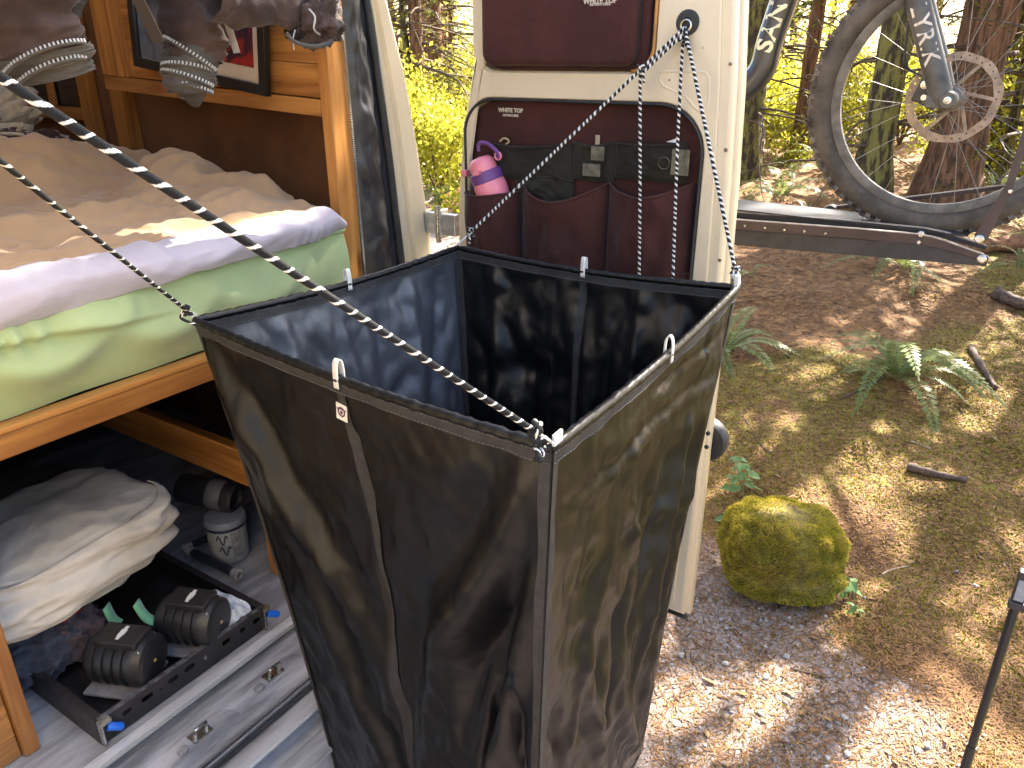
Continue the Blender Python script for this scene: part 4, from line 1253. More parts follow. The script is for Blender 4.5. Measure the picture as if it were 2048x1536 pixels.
# mattress with gathered green sheet
GREEN = CLOTH('green_sheet', (0.35, 0.415, 0.195), weave=1100, wr=.22, wscale=9, sheen=.2, var=.06)
mat_ = empty('mattress', (.7, 1.36, 1.282), 'mattress in a pale green fitted sheet', 'mattress')
def sheet_pt(u, v):
    x = lerp(-.02, 1.352, u)
    # v: 0 under the front edge -> 0.5 top front edge -> 1 back over the top
    zt = 1.462
    if v < .55:
        t = v/.55
        z = lerp(1.282, zt, t)
        bul = .016*math.sin(math.pi*t) - .012
        g = .008*noise.noise(Vector((x*7, z*9, 2))) + .010*noise.noise(Vector((x*3+z*5, z*3, 7)))
        # swags hanging from the gathered hem near the left
        sw = 0
        for cx, wd, am in ((.60, .12, .034), (.83, .10, .028), (1.08, .15, .018)):
            dz = (z-1.355-.55*(x-cx)**2*6)/.035
            sw += am*math.exp(-((x-cx)/wd)**2)*math.exp(-dz*dz)
        gather = .018*math.exp(-((z-1.422)/.020)**2)*(.5+.5*math.sin(x*105+3*math.sin(x*23)))*sstep(.86, .6, x)
        hem = .020*sstep(1.396, 1.410, z + .012*math.sin(x*9))*sstep(.95, .7, x)
        return Vector((x, 1.362 - bul - g - sw - gather - hem, z))
    t = (v-.55)/.45
    return Vector((x, 1.362 + .002 + t*t*1.75, zt + .012*math.sin(min(t*8, 1)*math.pi/2)))
mb = MB(); mb.grid(sheet_pt, 190, 70); mb.build('fitted_sheet', GREEN, mat_, smooth=True)
mb = MB(); mb.box((-.02, 1.385, 1.2822), (1.348, 3.1, 1.452)); mb.build('core', MAT('foam', (.5, .48, .4), .9), mat_)

# duvet folded back
DUV = CLOTH('tan_duvet', (0.37, 0.228, 0.118), weave=1000, wr=.30, wscale=11, sheen=.2, var=.08)
LAV = CLOTH('duvet_lilac_skylight', (0.42, 0.37, 0.405), weave=1000, wr=.25, wscale=14, sheen=.2, var=.04)  # cool skylight on the duvet's turned edge, mixed into its colour
duv = empty('duvet', (.7, 1.5, 1.47), 'rumpled tan duvet on the bed, turned edge coloured lilac for skylight', 'duvet')
def dtop(x, y):
    s = sstep(1.33, 1.45, y)
    z = 1.480 + .050*s
    z += .075*sstep(1.85, 2.12, y)*sstep(.35, 1.0, x)*(0.75 + .35*math.sin(x*9-1))
    z += .055*math.exp(-((x-1.18)/.13)**2 - ((y-1.78)/.20)**2) + .04*math.exp(-((x-.86)/.20)**2 - ((y-2.1)/.14)**2)
    # long folds running along the bed
    z += .024*math.sin((y-1.45)*21 + 2.2*math.sin(x*3.1) + x*1.5)*sstep(1.55, 1.8, y)
    z += .034*(1-3*abs(noise.noise(Vector((x*2.6+y, y*5.5, 14)))))*sstep(1.42, 1.6, y) + .016*(1-3*abs(noise.noise(Vector((x*6-y*2, y*11, 19)))))*sstep(1.40, 1.55, y)
    z += .010*noise.noise(Vector((x*6, y*9, 4))) + .010*noise.noise(Vector((x*17+y*6, y*20, 8))) + .004*noise.noise(Vector((x*40+y*12, y*45, 9)))
    z -= .03*sstep(1.30, 1.35, x)
    return z
def duvet_pt(u, v):
    x = lerp(-.05, 1.352, u)
    y = lerp(1.375, 2.30, v)
    return Vector((x, y, dtop(x, y)))
mb = MB(); mb.grid(duvet_pt, 220, 170); o = mb.build('tan_cover', DUV, duv, smooth=True)
def lil_pt(u, v):
    x = lerp(-.05, 1.338, u)
    # roll from behind the seam, over the front, to the underside
    end = sstep(1.10, 1.335, x)
    hem = 1.452 + .010*math.sin(x*7+1) + .006*noise.noise(Vector((x*14, 0, 3))) + .018*end
    top = dtop(x, 1.40) + .002
    t = sstep(0, 1, min(v*1.9, 1)); s = max((v-.30)/.70, 0)
    y = lerp(1.415, 1.336 + .010*math.sin(x*5), t) - .010*math.sin(math.pi*s) + .012*s*s*s + .014*end*t
    z = lerp(top, hem, s**1.15) + .004*math.sin(math.pi*min(v*2.2, 1))
    g = .008*(1-3*abs(noise.noise(Vector((x*5, v*1.6, 2))))) + .004*noise.noise(Vector((x*24+v*3, v*2.5, 6)))
    gat = .006*math.sin(x*150 + 4*math.sin(x*31))*sstep(.98, 1.15, x)*s
    return Vector((x, y - (g+gat)*(.25+.75*s), z + g*.5*(1-s)))
mb = MB(); mb.grid(lil_pt, 210, 26); solid(mb.build('turned_edge', LAV, duv, smooth=True), .004)
mb = MB(); mb.tube([lil_pt(i/120, .06) + Vector((0, -.002, .003)) for i in range(121)], .0035, 6); mb.build('seam', DUV, duv, smooth=True)

# crumpled knitted throw and patterned cushion at the head of the bed
def blob(name, c0, sx, sy, sz, mat, amp=.2, fr=6, seed=0, rz=0, parent=None, n=(64, 40), fold=0.0):
    M_ = Matrix.Rotation(rz, 3, 'Z')
    def fn(u, v):
        a, ph_ = u*2*math.pi, (v-.5)*math.pi
        p = Vector((math.cos(ph_)*math.cos(a), math.cos(ph_)*math.sin(a), math.sin(ph_)))
        q = Vector((math.copysign(abs(p.x)**.8, p.x), math.copysign(abs(p.y)**.8, p.y), math.copysign(abs(p.z)**.8, p.z)))
        k = 1 + amp*noise.noise(p*fr*.4 + Vector((seed, 0, 0))) + amp*.5*noise.noise(p*fr + Vector((0, seed, 0)))
        if fold: k += fold*(1-abs(noise.noise(p*2.2 + Vector((seed, 3, 1))))*3.2)*.4 + fold*.4*(1-abs(noise.noise(p*5 + Vector((1, seed, 1))))*3)
        return Vector(c0) + M_ @ Vector((q.x*sx*k, q.y*sy*k, q.z*sz*k))
    mb = MB(); mb.grid(fn, n[0], n[1], wrap=True)
    return mb.build(name, mat, parent, smooth=True, weld=True)
CREAM = CLOTH('cream_wool', (0.40, 0.31, 0.20), weave=260, wr=.9, wscale=40, sheen=.4, var=.25)
thr = empty('knitted_throw', (.93, 2.36, 1.55), 'crumpled cream knitted throw heaped at the head of the bed', 'throw')
blob('heap', (.93, 2.42, 1.63), .26, .15, .13, CREAM, .45, 9, 3, .35, thr, (110, 70), .25)
blob('heap', (.80, 2.36, 1.56), .17, .11, .085, CREAM, .45, 10, 5, .2, thr, (90, 50), .25)
mb = MB()
for k in range(26):
    c0 = Vector((.78+rng.random()*.34, 2.28+.05*rng.random(), 1.60+.10*rng.random()))
    pts = [c0 + Vector((rng.uniform(-.05, .05), rng.uniform(-.035, .0), -.028*i+rng.uniform(-.02, .02))) for i in range(5)]
    mb.tube(spline(pts, 4), .0055, 6)
o = mb.build('yarn_fringe', CREAM, thr, smooth=True); o['kind'] = 'stuff'
m = MAT('patterned_fabric', (0.05, 0.016, 0.012), .8, .3, 46, c2=(.42, .34, .26), lo=.55, hi=.62)
cush = empty('patterned_cushion', (1.12, 2.30, 1.56), 'dark red and white patterned cushion beside the cream throw', 'cushion')
blob('cover', (1.10, 2.31, 1.595), .17, .07, .075, m, .2, 6, 9, .3, cush)

# ------------------------------------------------------------------ garments hanging from above
BROWN = CLOTH('dusty_brown_twill', (0.030, 0.016, 0.0135), c2=(.075, .046, .038), weave=900, wr=.45, wscale=16, sheen=.12, var=.25)
GREYT = CLOTH('grey_taped_hem', (0.042, 0.035, 0.028), c2=(.085, .074, .062), weave=800, wr=.45, wscale=30, sheen=.15, var=.2)
TEETH = MAT('pale_zip_teeth', (0.42, 0.40, 0.37), .4, .1)
def sleeve(name, pts, rad, mat, parent, flat=.6, wr=.25, n=30, seed=0, ref=None, taper_end=None):
    path = spline(pts, 12)
    k = len(path)
    rr_ = np.interp(np.linspace(0, 1, k), np.linspace(0, 1, len(rad)), rad)
    mb = MB()
    vs_ = []
    N_ = Vector(ref) if ref else Vector((1, 0, 0))
    for i, p in enumerate(path):
        t = (path[min(i+1, k-1)]-path[max(i-1, 0)]).normalized()
        N_ = (N_ - t*N_.dot(t)).normalized(); B_ = t.cross(N_)
        for j in range(n):
            a = 2*math.pi*j/n
            w = 1 + wr*noise.noise(Vector((math.cos(a)*1.6+seed, math.sin(a)*1.6, i*.16))) + wr*.6*noise.noise(Vector((math.cos(a)*3+i*.15, math.sin(a)*3+seed, i*.3)))
            vs_.append(p + (N_*math.cos(a) + B_*math.sin(a)*flat)*rr_[i]*w)
    mb.add(vs_, [(i*n+j, i*n+(j+1) % n, (i+1)*n+(j+1) % n, (i+1)*n+j) for i in range(k-1) for j in range(n)])
    return mb.build(name, mat, parent, smooth=True)
def zip_ring(parent, c0, nx, ny, rx, ry, arc=(3.25, 6.17), step=.0062, tilt=0.0):
    """teeth set on an elliptical hem"""
    mb, tp = MB(), MB()
    nx, ny = Vector(nx).normalized(), Vector(ny); ny = (ny-nx*ny.dot(nx)).normalized(); nz_ = nx.cross(ny)
    L_ = (rx+ry)/2*(arc[1]-arc[0])
    k = int(L_/step)
    ring = []
    for i in range(k):
        a = lerp(arc[0], arc[1], i/k)
        p = c0 + nx*math.cos(a)*rx + ny*math.sin(a)*ry
        d = (nx*math.cos(a)*ry + ny*math.sin(a)*rx).normalized()
        t = nz_.cross(d)
        M_ = Matrix((t, nz_, d)).transposed().to_4x4(); M_.translation = p
        mb.box((-.0016, -.0035, -.001), (.0016, .0035, .002), M_)
        ring.append(p - nz_*0.004)
    o = mb.build('zipper', TEETH, parent); o['kind'] = 'stuff'
    tp.tube(ring, .0026, 6); tp.build('zip_tape', GREYT, parent, smooth=True)
def ap(x, y, Y): return at(x, y, 1, Y)
g1 = empty('hanging_trousers', ap(60, 0, 1.62), 'brown trouser leg with zipped grey cuff hanging at the top left corner', 'trousers', 'clothes hung inside the van')
Yg = 1.55
sleeve('leg', [ap(-10, -110, Yg), ap(18, -40, Yg), ap(52, 40, Yg), ap(80, 98, Yg)], [.115, .108, .098, .088], BROWN, g1, .55, .22, seed=2, ref=RT)
sleeve('cuff', [ap(84, 98, Yg), ap(92, 116, Yg), ap(99, 130, Yg)], [.089, .088, .087], GREYT, g1, .56, .10, seed=4, ref=RT)
sleeve('cuff', [ap(98, 128, Yg), ap(104, 142, Yg), ap(110, 154, Yg)], [.080, .078, .075], GREYT, g1, .56, .10, seed=5, ref=RT)
zd = (RT*.9 + UP*.42).normalized()
zip_ring(g1, ap(101, 131, Yg-.02), zd, FW, .090, .055, (3.7, 5.95))
zip_ring(g1, ap(113, 155, Yg-.02), zd, FW, .078, .047, (3.7, 5.95))
sleeve('back_panel', [ap(100, -60, Yg+.16), ap(120, 0, Yg+.16), ap(138, 45, Yg+.15)], [.075, .062, .022], GREYT, g1, .5, .25, seed=8, ref=RT)

g2 = empty('hanging_jacket', ap(400, 0, 1.50), 'brown jacket with a twisted zip-banded sleeve and drooping hood hanging from above', 'jacket', 'clothes hung inside the van')
Y2 = 1.50
sleeve('sleeve', [ap(400, -90, Y2), ap(392, -20, Y2), ap(386, 60, Y2), ap(386, 120, Y2)], [.085, .078, .066, .058], BROWN, g2, .6, .32, seed=3, ref=RT)
sleeve('band', [ap(384, 96, Y2), ap(380, 124, Y2), ap(378, 145, Y2)], [.055, .056, .053], GREYT, g2, .62, .14, seed=6, ref=RT)
sleeve('band', [ap(378, 132, Y2), ap(378, 152, Y2), ap(378, 166, Y2)], [.054, .0545, .052], GREYT, g2, .62, .14, seed=7, ref=RT)
sleeve('band', [ap(378, 156, Y2), ap(378, 172, Y2), ap(380, 186, Y2)], [.053, .052, .046], GREYT, g2, .62, .14, seed=8, ref=RT)
sleeve('sleeve_tip', [ap(382, 178, Y2), ap(388, 196, Y2), ap(394, 214, Y2)], [.042, .024, .006], GREYT, g2, .4, .2, seed=9, ref=RT)
for (x, y), r_, sl in (((382, 110), .057, -.62), ((377, 140), .056, -.10), ((377, 160), .0565, -.28), ((380, 178), .053, -.2)):
    zip_ring(g2, ap(x, y, Y2), (RT + UP*sl).normalized(), FW, r_*math.sqrt(1+sl*sl)*.98, r_*.64)
Y3 = 1.335
sleeve('hood_neck', [ap(420, -20, Y3), ap(470, -4, Y3), ap(540, -4, Y3), ap(600, 22, Y3)], [.05, .052, .050, .042], BROWN, g2, .8, .2, seed=11, ref=UP)
hc = ap(632, 38, Y3-.02)
o = blob('hood', hc, .050, .046, .050, BROWN, .35, 8, 12, .3, g2, (60, 40), .22)
o = blob('hood_lining', ap(598, 62, Y3), .030, .028, .020, MAT('black_lining', (.008, .007, .007), .9), .2, 6, 13, .3, g2, (32, 20))
mb = MB(); mb.tube(spline([ap(572, 66, Y3-.05), ap(590, 84, Y3-.06), ap(625, 93, Y3-.068), ap(660, 84, Y3-.066), ap(674, 58, Y3-.06)], 6), .0045, 6); mb.build('hood_hem', GREYT, g2, smooth=True)
mb = MB(); mb.tube(spline([ap(618, 18, Y3-.06), ap(630, 34, Y3-.075), ap(628, 58, Y3-.075), ap(640, 70, Y3-.07)], 6), .002, 6); mb.tube(spline([ap(590, 60, Y3-.05), ap(586, 78, Y3-.05), ap(588, 100, Y3-.05)], 5), .0014, 5); mb.build('drawcord', TEETH, g2, smooth=True)
mb = MB(); mb.bar(ap(447, 20, 1.44), ap(474, 106, 1.44), .014, .0016, tuple(FW)); mb.build('fabric_tab', MAT('grey_tape', (.30, .28, .28), .7), g2)
mb = MB(); mb.bar(ap(262, -30, 1.46), ap(318, 84, 1.46), .022, .004, tuple(FW)); st_ = mb.build('strap', MAT('woven_brown_tape', (.06, .035, .02), .8, .4, 30, c2=(.45, .36, .28), lo=.62, hi=.66), g2)

# ------------------------------------------------------------------ storage under the bed
FZ = .6025
tray = empty('sliding_tray', (.70, 1.5, FZ), 'black metal slide-out tray with slotted front lip and blue latches on the van floor', 'tray')
tx0, tx1, ty0, ty1, th = .492, .905, 1.284, 1.95, .062
mb = MB(); mb.box((tx0+.004, ty0+.004, FZ+.004), (tx1-.004, ty1, FZ+.010)); mb.build('bottom', BLACKMETAL, tray)
# front lip with real slots
xs_ = [(.060, .02), (.105, .026), (.135, .006), (.165, .024), (.205, .024), (.245, .010), (.30, .022), (.345, .016), (.385, .02)]
hl = []
for cx, w in xs_:
    hl.append(rrect(cx-w/2, .030, cx+w/2, .030+min(.012, w), min(.005, w*.45), 3)[::-1])
me_ = plate([(0, 0), (tx1-tx0, 0), (tx1-tx0, th), (0, th)], hl, .003)
placed('front_lip', me_, basis((tx0, ty0+.003, FZ), (1, 0, 0), (0, 0, 1)), BLACKMETAL, tray)
mb = MB(); mb.box((tx0, ty0+.004, FZ), (tx0+.003, ty1, FZ+th)); mb.box((tx0+.003, ty0+.004, FZ+th-.003), (tx0+.016, ty1, FZ+th)); mb.build('side_lip', BLACKMETAL, tray)
mb = MB(); mb.box((tx1-.003, ty0+.004, FZ), (tx1, ty1, FZ+th)); mb.box((tx1-.016, ty0+.004, FZ+th-.003), (tx1-.003, ty1, FZ+th)); mb.build('side_lip', BLACKMETAL, tray)
mb = MB(); mb.box((tx0+.004, ty0-.0005, FZ+th-.003), (tx1-.004, ty0+.008, FZ+th+.0008)); mb.build('top_edge', MAT('worn_edge', (.16, .16, .17), .4, .5, 60, metal=.6), tray)
BLUE = MAT('blue_plastic', (0.01, 0.14, 0.72), .35, .1)
for x in (tx0+.012, tx1-.004):
    mb = MB(); mb.box((x-.012, ty0-.014, FZ+.004), (x-.008, ty0+.002, FZ+th)); mb.box((x-.008, ty0-.012, FZ+th-.012), (x+.012, ty0, FZ+th-.002)); mb.build('latch_bracket', STEEL, tray, bevel=.001)
    mb = MB(); mb.lathe([(.0, 0), (.0075, 0), (.0085, .003), (.0085, .026), (.006, .030), (.0, .030)], (x+.002, ty0-.008, FZ+th-.020), (.8, -.35, -.45), 14)
    mb.build('latch_knob', BLUE, tray, smooth=True, angle=40)

def pump(c0, label, seed):
    e = empty('air_pump', c0, label, 'pump', 'black pumps in the slide-out tray')
    ax = Vector((.42, -.90, -.02)).normalized()
    rr_ = .057
    prof = [(.0, .062), (.045, .062), (.053, .057), (.055, .048)]
    for k in range(5):
        h0 = .040 - .021*k
        prof += [(rr_, h0), (rr_, h0-.010), (rr_*.90, h0-.011), (rr_*.90, h0-.020)]
    prof += [(rr_*.8, -.072), (.0, -.076)]
    mb = MB(); mb.lathe(prof[::-1], c0, ax, 36); mb.build('ribbed_body', MAT('black_cast', (.016, .016, .018), .38, .25, 30, rvar=.1), e, smooth=True, angle=30)
    sd = ax.cross(Vector((0, 0, 1))).normalized(); up_ = sd.cross(ax)
    M_ = basis(c0 + up_*.050, sd, ax)
    mb = MB(); mb.box((-.030, -.050, -.006), (.030, .046, .013), M_ @ Matrix.Identity(4)); bx_ = mb.build('top_cover', BLACKMETAL, e, bevel=.004)
    # white printed emblem on the cover
    M2 = basis(c0 + up_*.0637, (-sd), -ax) if (sd.cross(ax)).dot(up_) < 0 else basis(c0 + up_*.0637, sd, ax)
    mb = MB()
    zc = Matrix.Translation((0, 0, 0))
    for q in ((-.020, -.0035, .020, .0035), (-.010, -.006, .006, .006), (.002, -.0055, .012, .0045)):
        mb.box((q[0], q[1], .0), (q[2], q[3], .0012+.0002*abs(q[0]*10)), M2)
    mb.build('emblem', WHITE, e)
    for k, (x, y) in enumerate(((-.028, .05), (.028, .05))):
        mb = MB(); mb.lathe([(.004, 0), (.004, .003), (.0015, .004)], c0 + sd*x + ax*y + up_*.045, ax, 8); mb.build('screw', STEEL, e)
    mb = MB(); mb.lathe([(.0045, 0), (.004, .0025), (.0, .003)], c0 + ax*.062, ax, 10); mb.build('cap_screw', MAT('brass', (.6, .45, .22), .35, metal=1), e)
    mb = MB(); mb.box((-.058, -.075, -.062), (.058, .048, -.054), basis(c0, sd, ax)); mb.build('mount_plate', MAT('grey_bracket', (.26, .26, .28), .45, .2, 40), e, bevel=.003)
    return e
def rest(p, z): return Vector((p.x, p.y, z))
pa_ = at(404, 1240, 2, .69) + Vector((-.006, .016, 0)); pb_ = at(270, 1316, 2, .69) + Vector((-.006, .016, 0))
pump(pa_, 'black ribbed pump nearer the bag in the slide-out tray', 1)
pump(pb_, 'black ribbed pump nearer the pine panel in the slide-out tray', 2)

# canvas bag
KHAKI = CLOTH('khaki_canvas', (0.54, 0.48, 0.395), c2=(.70, .64, .56), weave=600, wr=.35, wscale=7, sheen=.15, var=.14, spec=.4)
kb = empty('canvas_bag', (.62, 1.6, .67), 'crumpled khaki canvas bag lying over the slide-out tray', 'bag')
kc = at(104, 1085, 1, 1.65)
def kpt(u, v):
    a, ph_ = u*2*math.pi, (v-.5)*math.pi
    e1 = .5
    cx_, sx_ = math.cos(a), math.sin(a)
    cp = abs(math.cos(ph_))**.55
    p = Vector((math.copysign(abs(cx_)**e1, cx_)*cp, math.copysign(abs(sx_)**e1, sx_)*cp, math.copysign(abs(math.sin(ph_))**.7, math.sin(ph_))))
    q = p.copy()
    sm = lambda P_, e_: math.sqrt(noise.noise(P_)**2 + e_)
    fld = .065*(1-3*sm(Vector((q.x*1.1+q.z*.7, q.y*1.2, q.z*1.5+4)), .005)) + .032*(1-3*sm(Vector((q.x*2.8+q.z*2.2+2, q.y*3.2, q.z*2.6-q.x)), .002)) + .010*(1-3*sm(Vector((q.x*6+q.z*3, q.y*6, q.z*5)), .002)) + .03*noise.noise(q*2.5)
    k = 1 + fld
    top = 1 - .22*sstep(.1, 1, p.x)*max(p.z, 0) - .1*max(-p.x, 0)*max(p.z, 0)
    return kc + Vector((p.x*.215*k, p.y*.18*k, p.z*.084*k*top + .02*p.x))
mb = MB(); mb.grid(kpt, 150, 90, wrap=True); mb.build('canvas_body', KHAKI, kb, smooth=True, weld=True)
def flap(u, v):
    a = kc + Vector((lerp(-.24, .235, u), -.235 + .03*v + .012*noise.noise(Vector((u*8, v*3, 2))), lerp(.055, .012, v) + .012*noise.noise(Vector((u*6, v*2, 5)))))
    return a
mb = MB()
mb.grid(lambda u, v: kc + (kpt(lerp(.52, .985, u), lerp(.16, .70, v)) - kc)*(1.04 + .03*noise.noise(Vector((u*7, v*4, 3))) + .05*max(0, 1-v*7)) , 90, 50); solid(mb.build('front_flap', KHAKI, kb, smooth=True), .003)
# denim heap, red cloth, green straps, plastic sheet
DEN = CLOTH('dark_denim', (0.035, 0.042, 0.065), c2=(.09, .10, .14), weave=700, wr=.7, wscale=22, var=.3)
pj = at(95, 1315, 2, .66)
dn = empty('denim_heap', pj, 'dark blue denim clothing heaped in the left of the tray', 'clothes')
blob('cloth', pj + Vector((.02, .08, .015)), .115, .10, .055, DEN, .35, 7, 21, .5, dn, (90, 50), .14)
pj2 = at(180, 1300, 2, .66)
mv = empty('mauve_cloth', pj2, 'dusty mauve cloth crumpled beside the denim in the tray', 'cloth')
blob('cloth', pj2 + Vector((.01, .07, .01)), .05, .07, .05, CLOTH('mauve_cloth', (.10, .075, .09), weave=700, wr=.7, wscale=24, var=.3), .35, 7, 25, .3, mv, (60, 40), .14)
pr = at(158, 1243, 2, .70)
rd_ = empty('red_cloth', pr, 'small red cloth just under the canvas bag', 'cloth')
blob('cloth', pr + Vector((0, .03, 0)), .035, .03, .022, CLOTH('red_cloth', (.32, .03, .015), var=.2), .4, 9, 27, .3, rd_, (40, 24), .2)
GRN = CLOTH('green_strap', (.16, .42, .25), weave=600, wr=.2)
def strap(pxs, label, w=.024):
    pts = spline([at(x, y, 2, z) for x, y, z in pxs], 6)
    mb = MB(); k = len(pts)
    sdv = Vector((.75, .4, .1)).normalized()
    vs_ = []
    for p in pts: vs_ += [p - sdv*w/2, p + sdv*w/2]
    mb.add(vs_, [(2*i, 2*i+1, 2*i+3, 2*i+2) for i in range(k-1)])
    o = mb.build('green_strap', GRN, smooth=True); solid(o, .003)
    tag(o, label, 'strap', 'green straps in the tray')
strap([(272, 1205, .75), (290, 1232, .715), (312, 1243, .70), (338, 1236, .70)], 'green webbing strap curling toward the right pump')
strap([(212, 1212, .75), (226, 1238, .715), (240, 1248, .70)], 'short green webbing strap above the left pump')
PLAS = MAT('clear_plastic_film', (.62, .64, .70), .2, .15, 20, spec=.7)
o = MB()
q0 = at(470, 1200, 2, .67)
def plpt(u, v):
    a, b_, c_, d_ = at(424, 1182, 2, .69), at(500, 1212, 2, .665), at(455, 1262, 2, .655), at(505, 1228, 2, .655)
    p = a.lerp(b_, u).lerp(c_.lerp(d_, u), v)
    return p + Vector((0, 0, .014*noise.noise(Vector((u*4, v*4, 3))) + .012*math.sin(u*3.1)))
o.grid(plpt, 24, 24); o = o.build('plastic_sheet', PLAS, smooth=True); solid(o, .001)
tag(o, 'crumpled pale plastic sheet in the right corner of the tray', 'plastic sheet')

# paint tub, black canister, tubes behind the tray
pt_ = at(462, 1108, 2, FZ)
tub = empty('paint_tub', pt_, 'small white tub with dark print standing behind the tray', 'tub')
mb = MB(); mb.lathe([(.0, 0), (.048, 0), (.050, .004), (.052, .110), (.050, .112)], pt_, (0, 0, 1), 32); mb.build('tub_body', MAT('white_tub', (.42, .41, .39), .5, .1), tub, smooth=True, angle=40)
mb = MB(); mb.lathe([(.053, .110), (.056, .111), (.056, .122), (.052, .128), (.044, .130), (.0, .130)], pt_, (0, 0, 1), 32); mb.build('lid', MAT('grey_lid', (.20, .21, .24), .5, .1), tub, smooth=True, angle=40)
mb = MB(); mb.lathe([(.0525, .100), (.0540, .101), (.0540, .108), (.0525, .109)], pt_, (0, 0, 1), 32, cap=False); mb.build('rim', MAT('navy_band', (.02, .025, .06), .5), tub, smooth=True)
mb = MB()
for z0, a0, r_ in ((.078, 3.55, .014), (.045, 3.65, .013)):
    pts = []
    for i in range(13):
        t = i/12; a = a0 + .55*t; z = z0 + r_*math.sin(t*9)
        pts.append(pt_ + Vector((math.cos(a)*.0525, math.sin(a)*.0525, z)))
    mb.tube(pts, .0018, 5)
mb.build('print', MAT('dark_ink', (.03, .03, .05), .5), tub)
mb = MB()
mb.grid(lambda u, v: pt_ + Vector((math.cos(4.25+.55*u)*.0523, math.sin(4.25+.55*u)*.0523, lerp(.018, .095, v))), 8, 2); mb.build('paper_label', MAT('grey_print', (.24, .23, .23), .6, .3, 60), tub)
cp_ = pt_ + Vector((.01, .01, .172))
can = empty('black_canister', cp_, 'black canister lying on the white tub', 'canister')
mb = MB(); mb.lathe([(.0, -.10), (.036, -.10), (.040, -.095), (.040, .055), (.034, .062), (.030, .062), (.029, .052), (.0, .052)], cp_ + Vector((0, .03, 0)), (.35, -.9, -.1), 28); mb.build('shell', BLACKMETAL, can, smooth=True, angle=40)
mb = MB(); mb.lathe([(.0405, -.01), (.042, -.008), (.042, .03), (.0405, .032)], cp_ + Vector((0, .03, 0)), (.35, -.9, -.1), 28, cap=False); mb.build('sleeve', MAT('grey_sleeve', (.10, .10, .105), .5), can, smooth=True)
t0, t1 = at(372, 1115, 2, .62), at(478, 1145, 2, .62)
def pole(a, b_, label, r_=.012):
    e = empty('folding_pole', a, label, 'pole', 'dark poles lying behind the tray')
    mb = MB(); mb.tube([a, a.lerp(b_, .5), b_], r_, 14); mb.build('shaft', MAT('dark_pole', (.02, .022, .03), .4), e, smooth=True, angle=40)
    d = (b_-a).normalized()
    for q, s_ in ((a, -1), (b_, 1)):
        mb = MB(); mb.lathe([(r_*1.15, -.004), (r_*1.15, .016), (r_*.8, .018), (r_*.7, .006)], q, d*s_, 14); mb.build('collar', MAT('pale_collar', (.42, .40, .36), .5), e, smooth=True, angle=40)
pole(at(385, 1105, 2, .63), at(470, 1146, 2, .63), 'dark pole with pale end collar in front of the white tub')
pole(at(380, 1092, 2, .63), at(432, 1068, 2, .63), 'dark pole running back beside the white tub', .010)
mb = MB(); c0 = at(287, 943, 1, 2.598); mb.lathe([(.0, 0), (.018, 0), (.016, .004), (.0, .005)], c0, (0, -1, .2), 18)
o = mb.build('round_badge', MAT('dull_cream', (.25, .22, .17), .6)); tag(o, 'dull round disc on the dark back of the storage space', 'disc')
# ================================================================== the hanging bag
def NYLON(name, c, rough, spec):
    m, nt, b, N, L = nodes(name)
    v = geo(nt)
    n1 = nz(nt, 7, 5, .6, v)
    L.new(mixc(nt, ramp(nt, n1, .35, .65), tuple(x*.8 for x in c), tuple(x*1.25 for x in c)), b.inputs['Base Color'])
    b.inputs['Roughness'].default_value = rough
    b.inputs['Specular IOR Level'].default_value = spec
    b.inputs['Sheen Weight'].default_value = 0.0
    vs2 = geo(nt, (1, 1, .45))
    n0 = bump(nt, None, nz(nt, 9, 3, .5, vs2, .5), .25, .02)
    n0 = bump(nt, None, nz(nt, 34, 2, .5, geo(nt, (1, 1, .7)), .3), .16, .005, n0)
    bump(nt, b, nz(nt, 1400, 1, .5, v), .18, .0005, n0)
    return m
NYO = NYLON('black_woven_nylon', (.0035, .0037, .0042), .36, .30)
NYLIT = NYLON('black_nylon_sky_sheen', (.050, .052, .060), .42, .7)  # lighter tone and gloss put the sky's sheen into the left inner wall
WEB = MAT('black_webbing', (.020, .018, .018), .7, .3, 60, bs=.5, bscale=700)
ZT, ZB = 1.45, .345
TOP = [Vector((*p, ZT)) for p in ((.731, 1.105), (1.398, 1.058), (1.419, .409), (.662, .376))]     # left, back, right, front
CEN = Vector((1.05, .735, 0))
def bagpt(i, j, u, v):
    z = lerp(ZT, ZB, v)
    s = 1 - .29*v - .02*math.sin(math.pi*v)
    a, b_ = TOP[i], TOP[j]
    p = a.lerp(b_, u)
    z -= .012*math.sin(math.pi*u)*(1-v)**5
    q = Vector((CEN.x - .022*v + (p.x-CEN.x)*s, CEN.y - .035*v + (p.y-CEN.y)*s, z))
    return q
def seg_d(u, v, c):
    ax, ay, bx, by = c[:4]
    t = max(0, min(1, ((u-ax)*(bx-ax) + (v-ay)*(by-ay))/((bx-ax)**2 + (by-ay)**2)))
    return math.hypot(u-(ax+(bx-ax)*t), v-(ay+(by-ay)*t)), t
bag = empty('hanging_bag', (1.05, .735, ZB), 'large black nylon square-topped bag hung by cords between the van doors', 'bag')
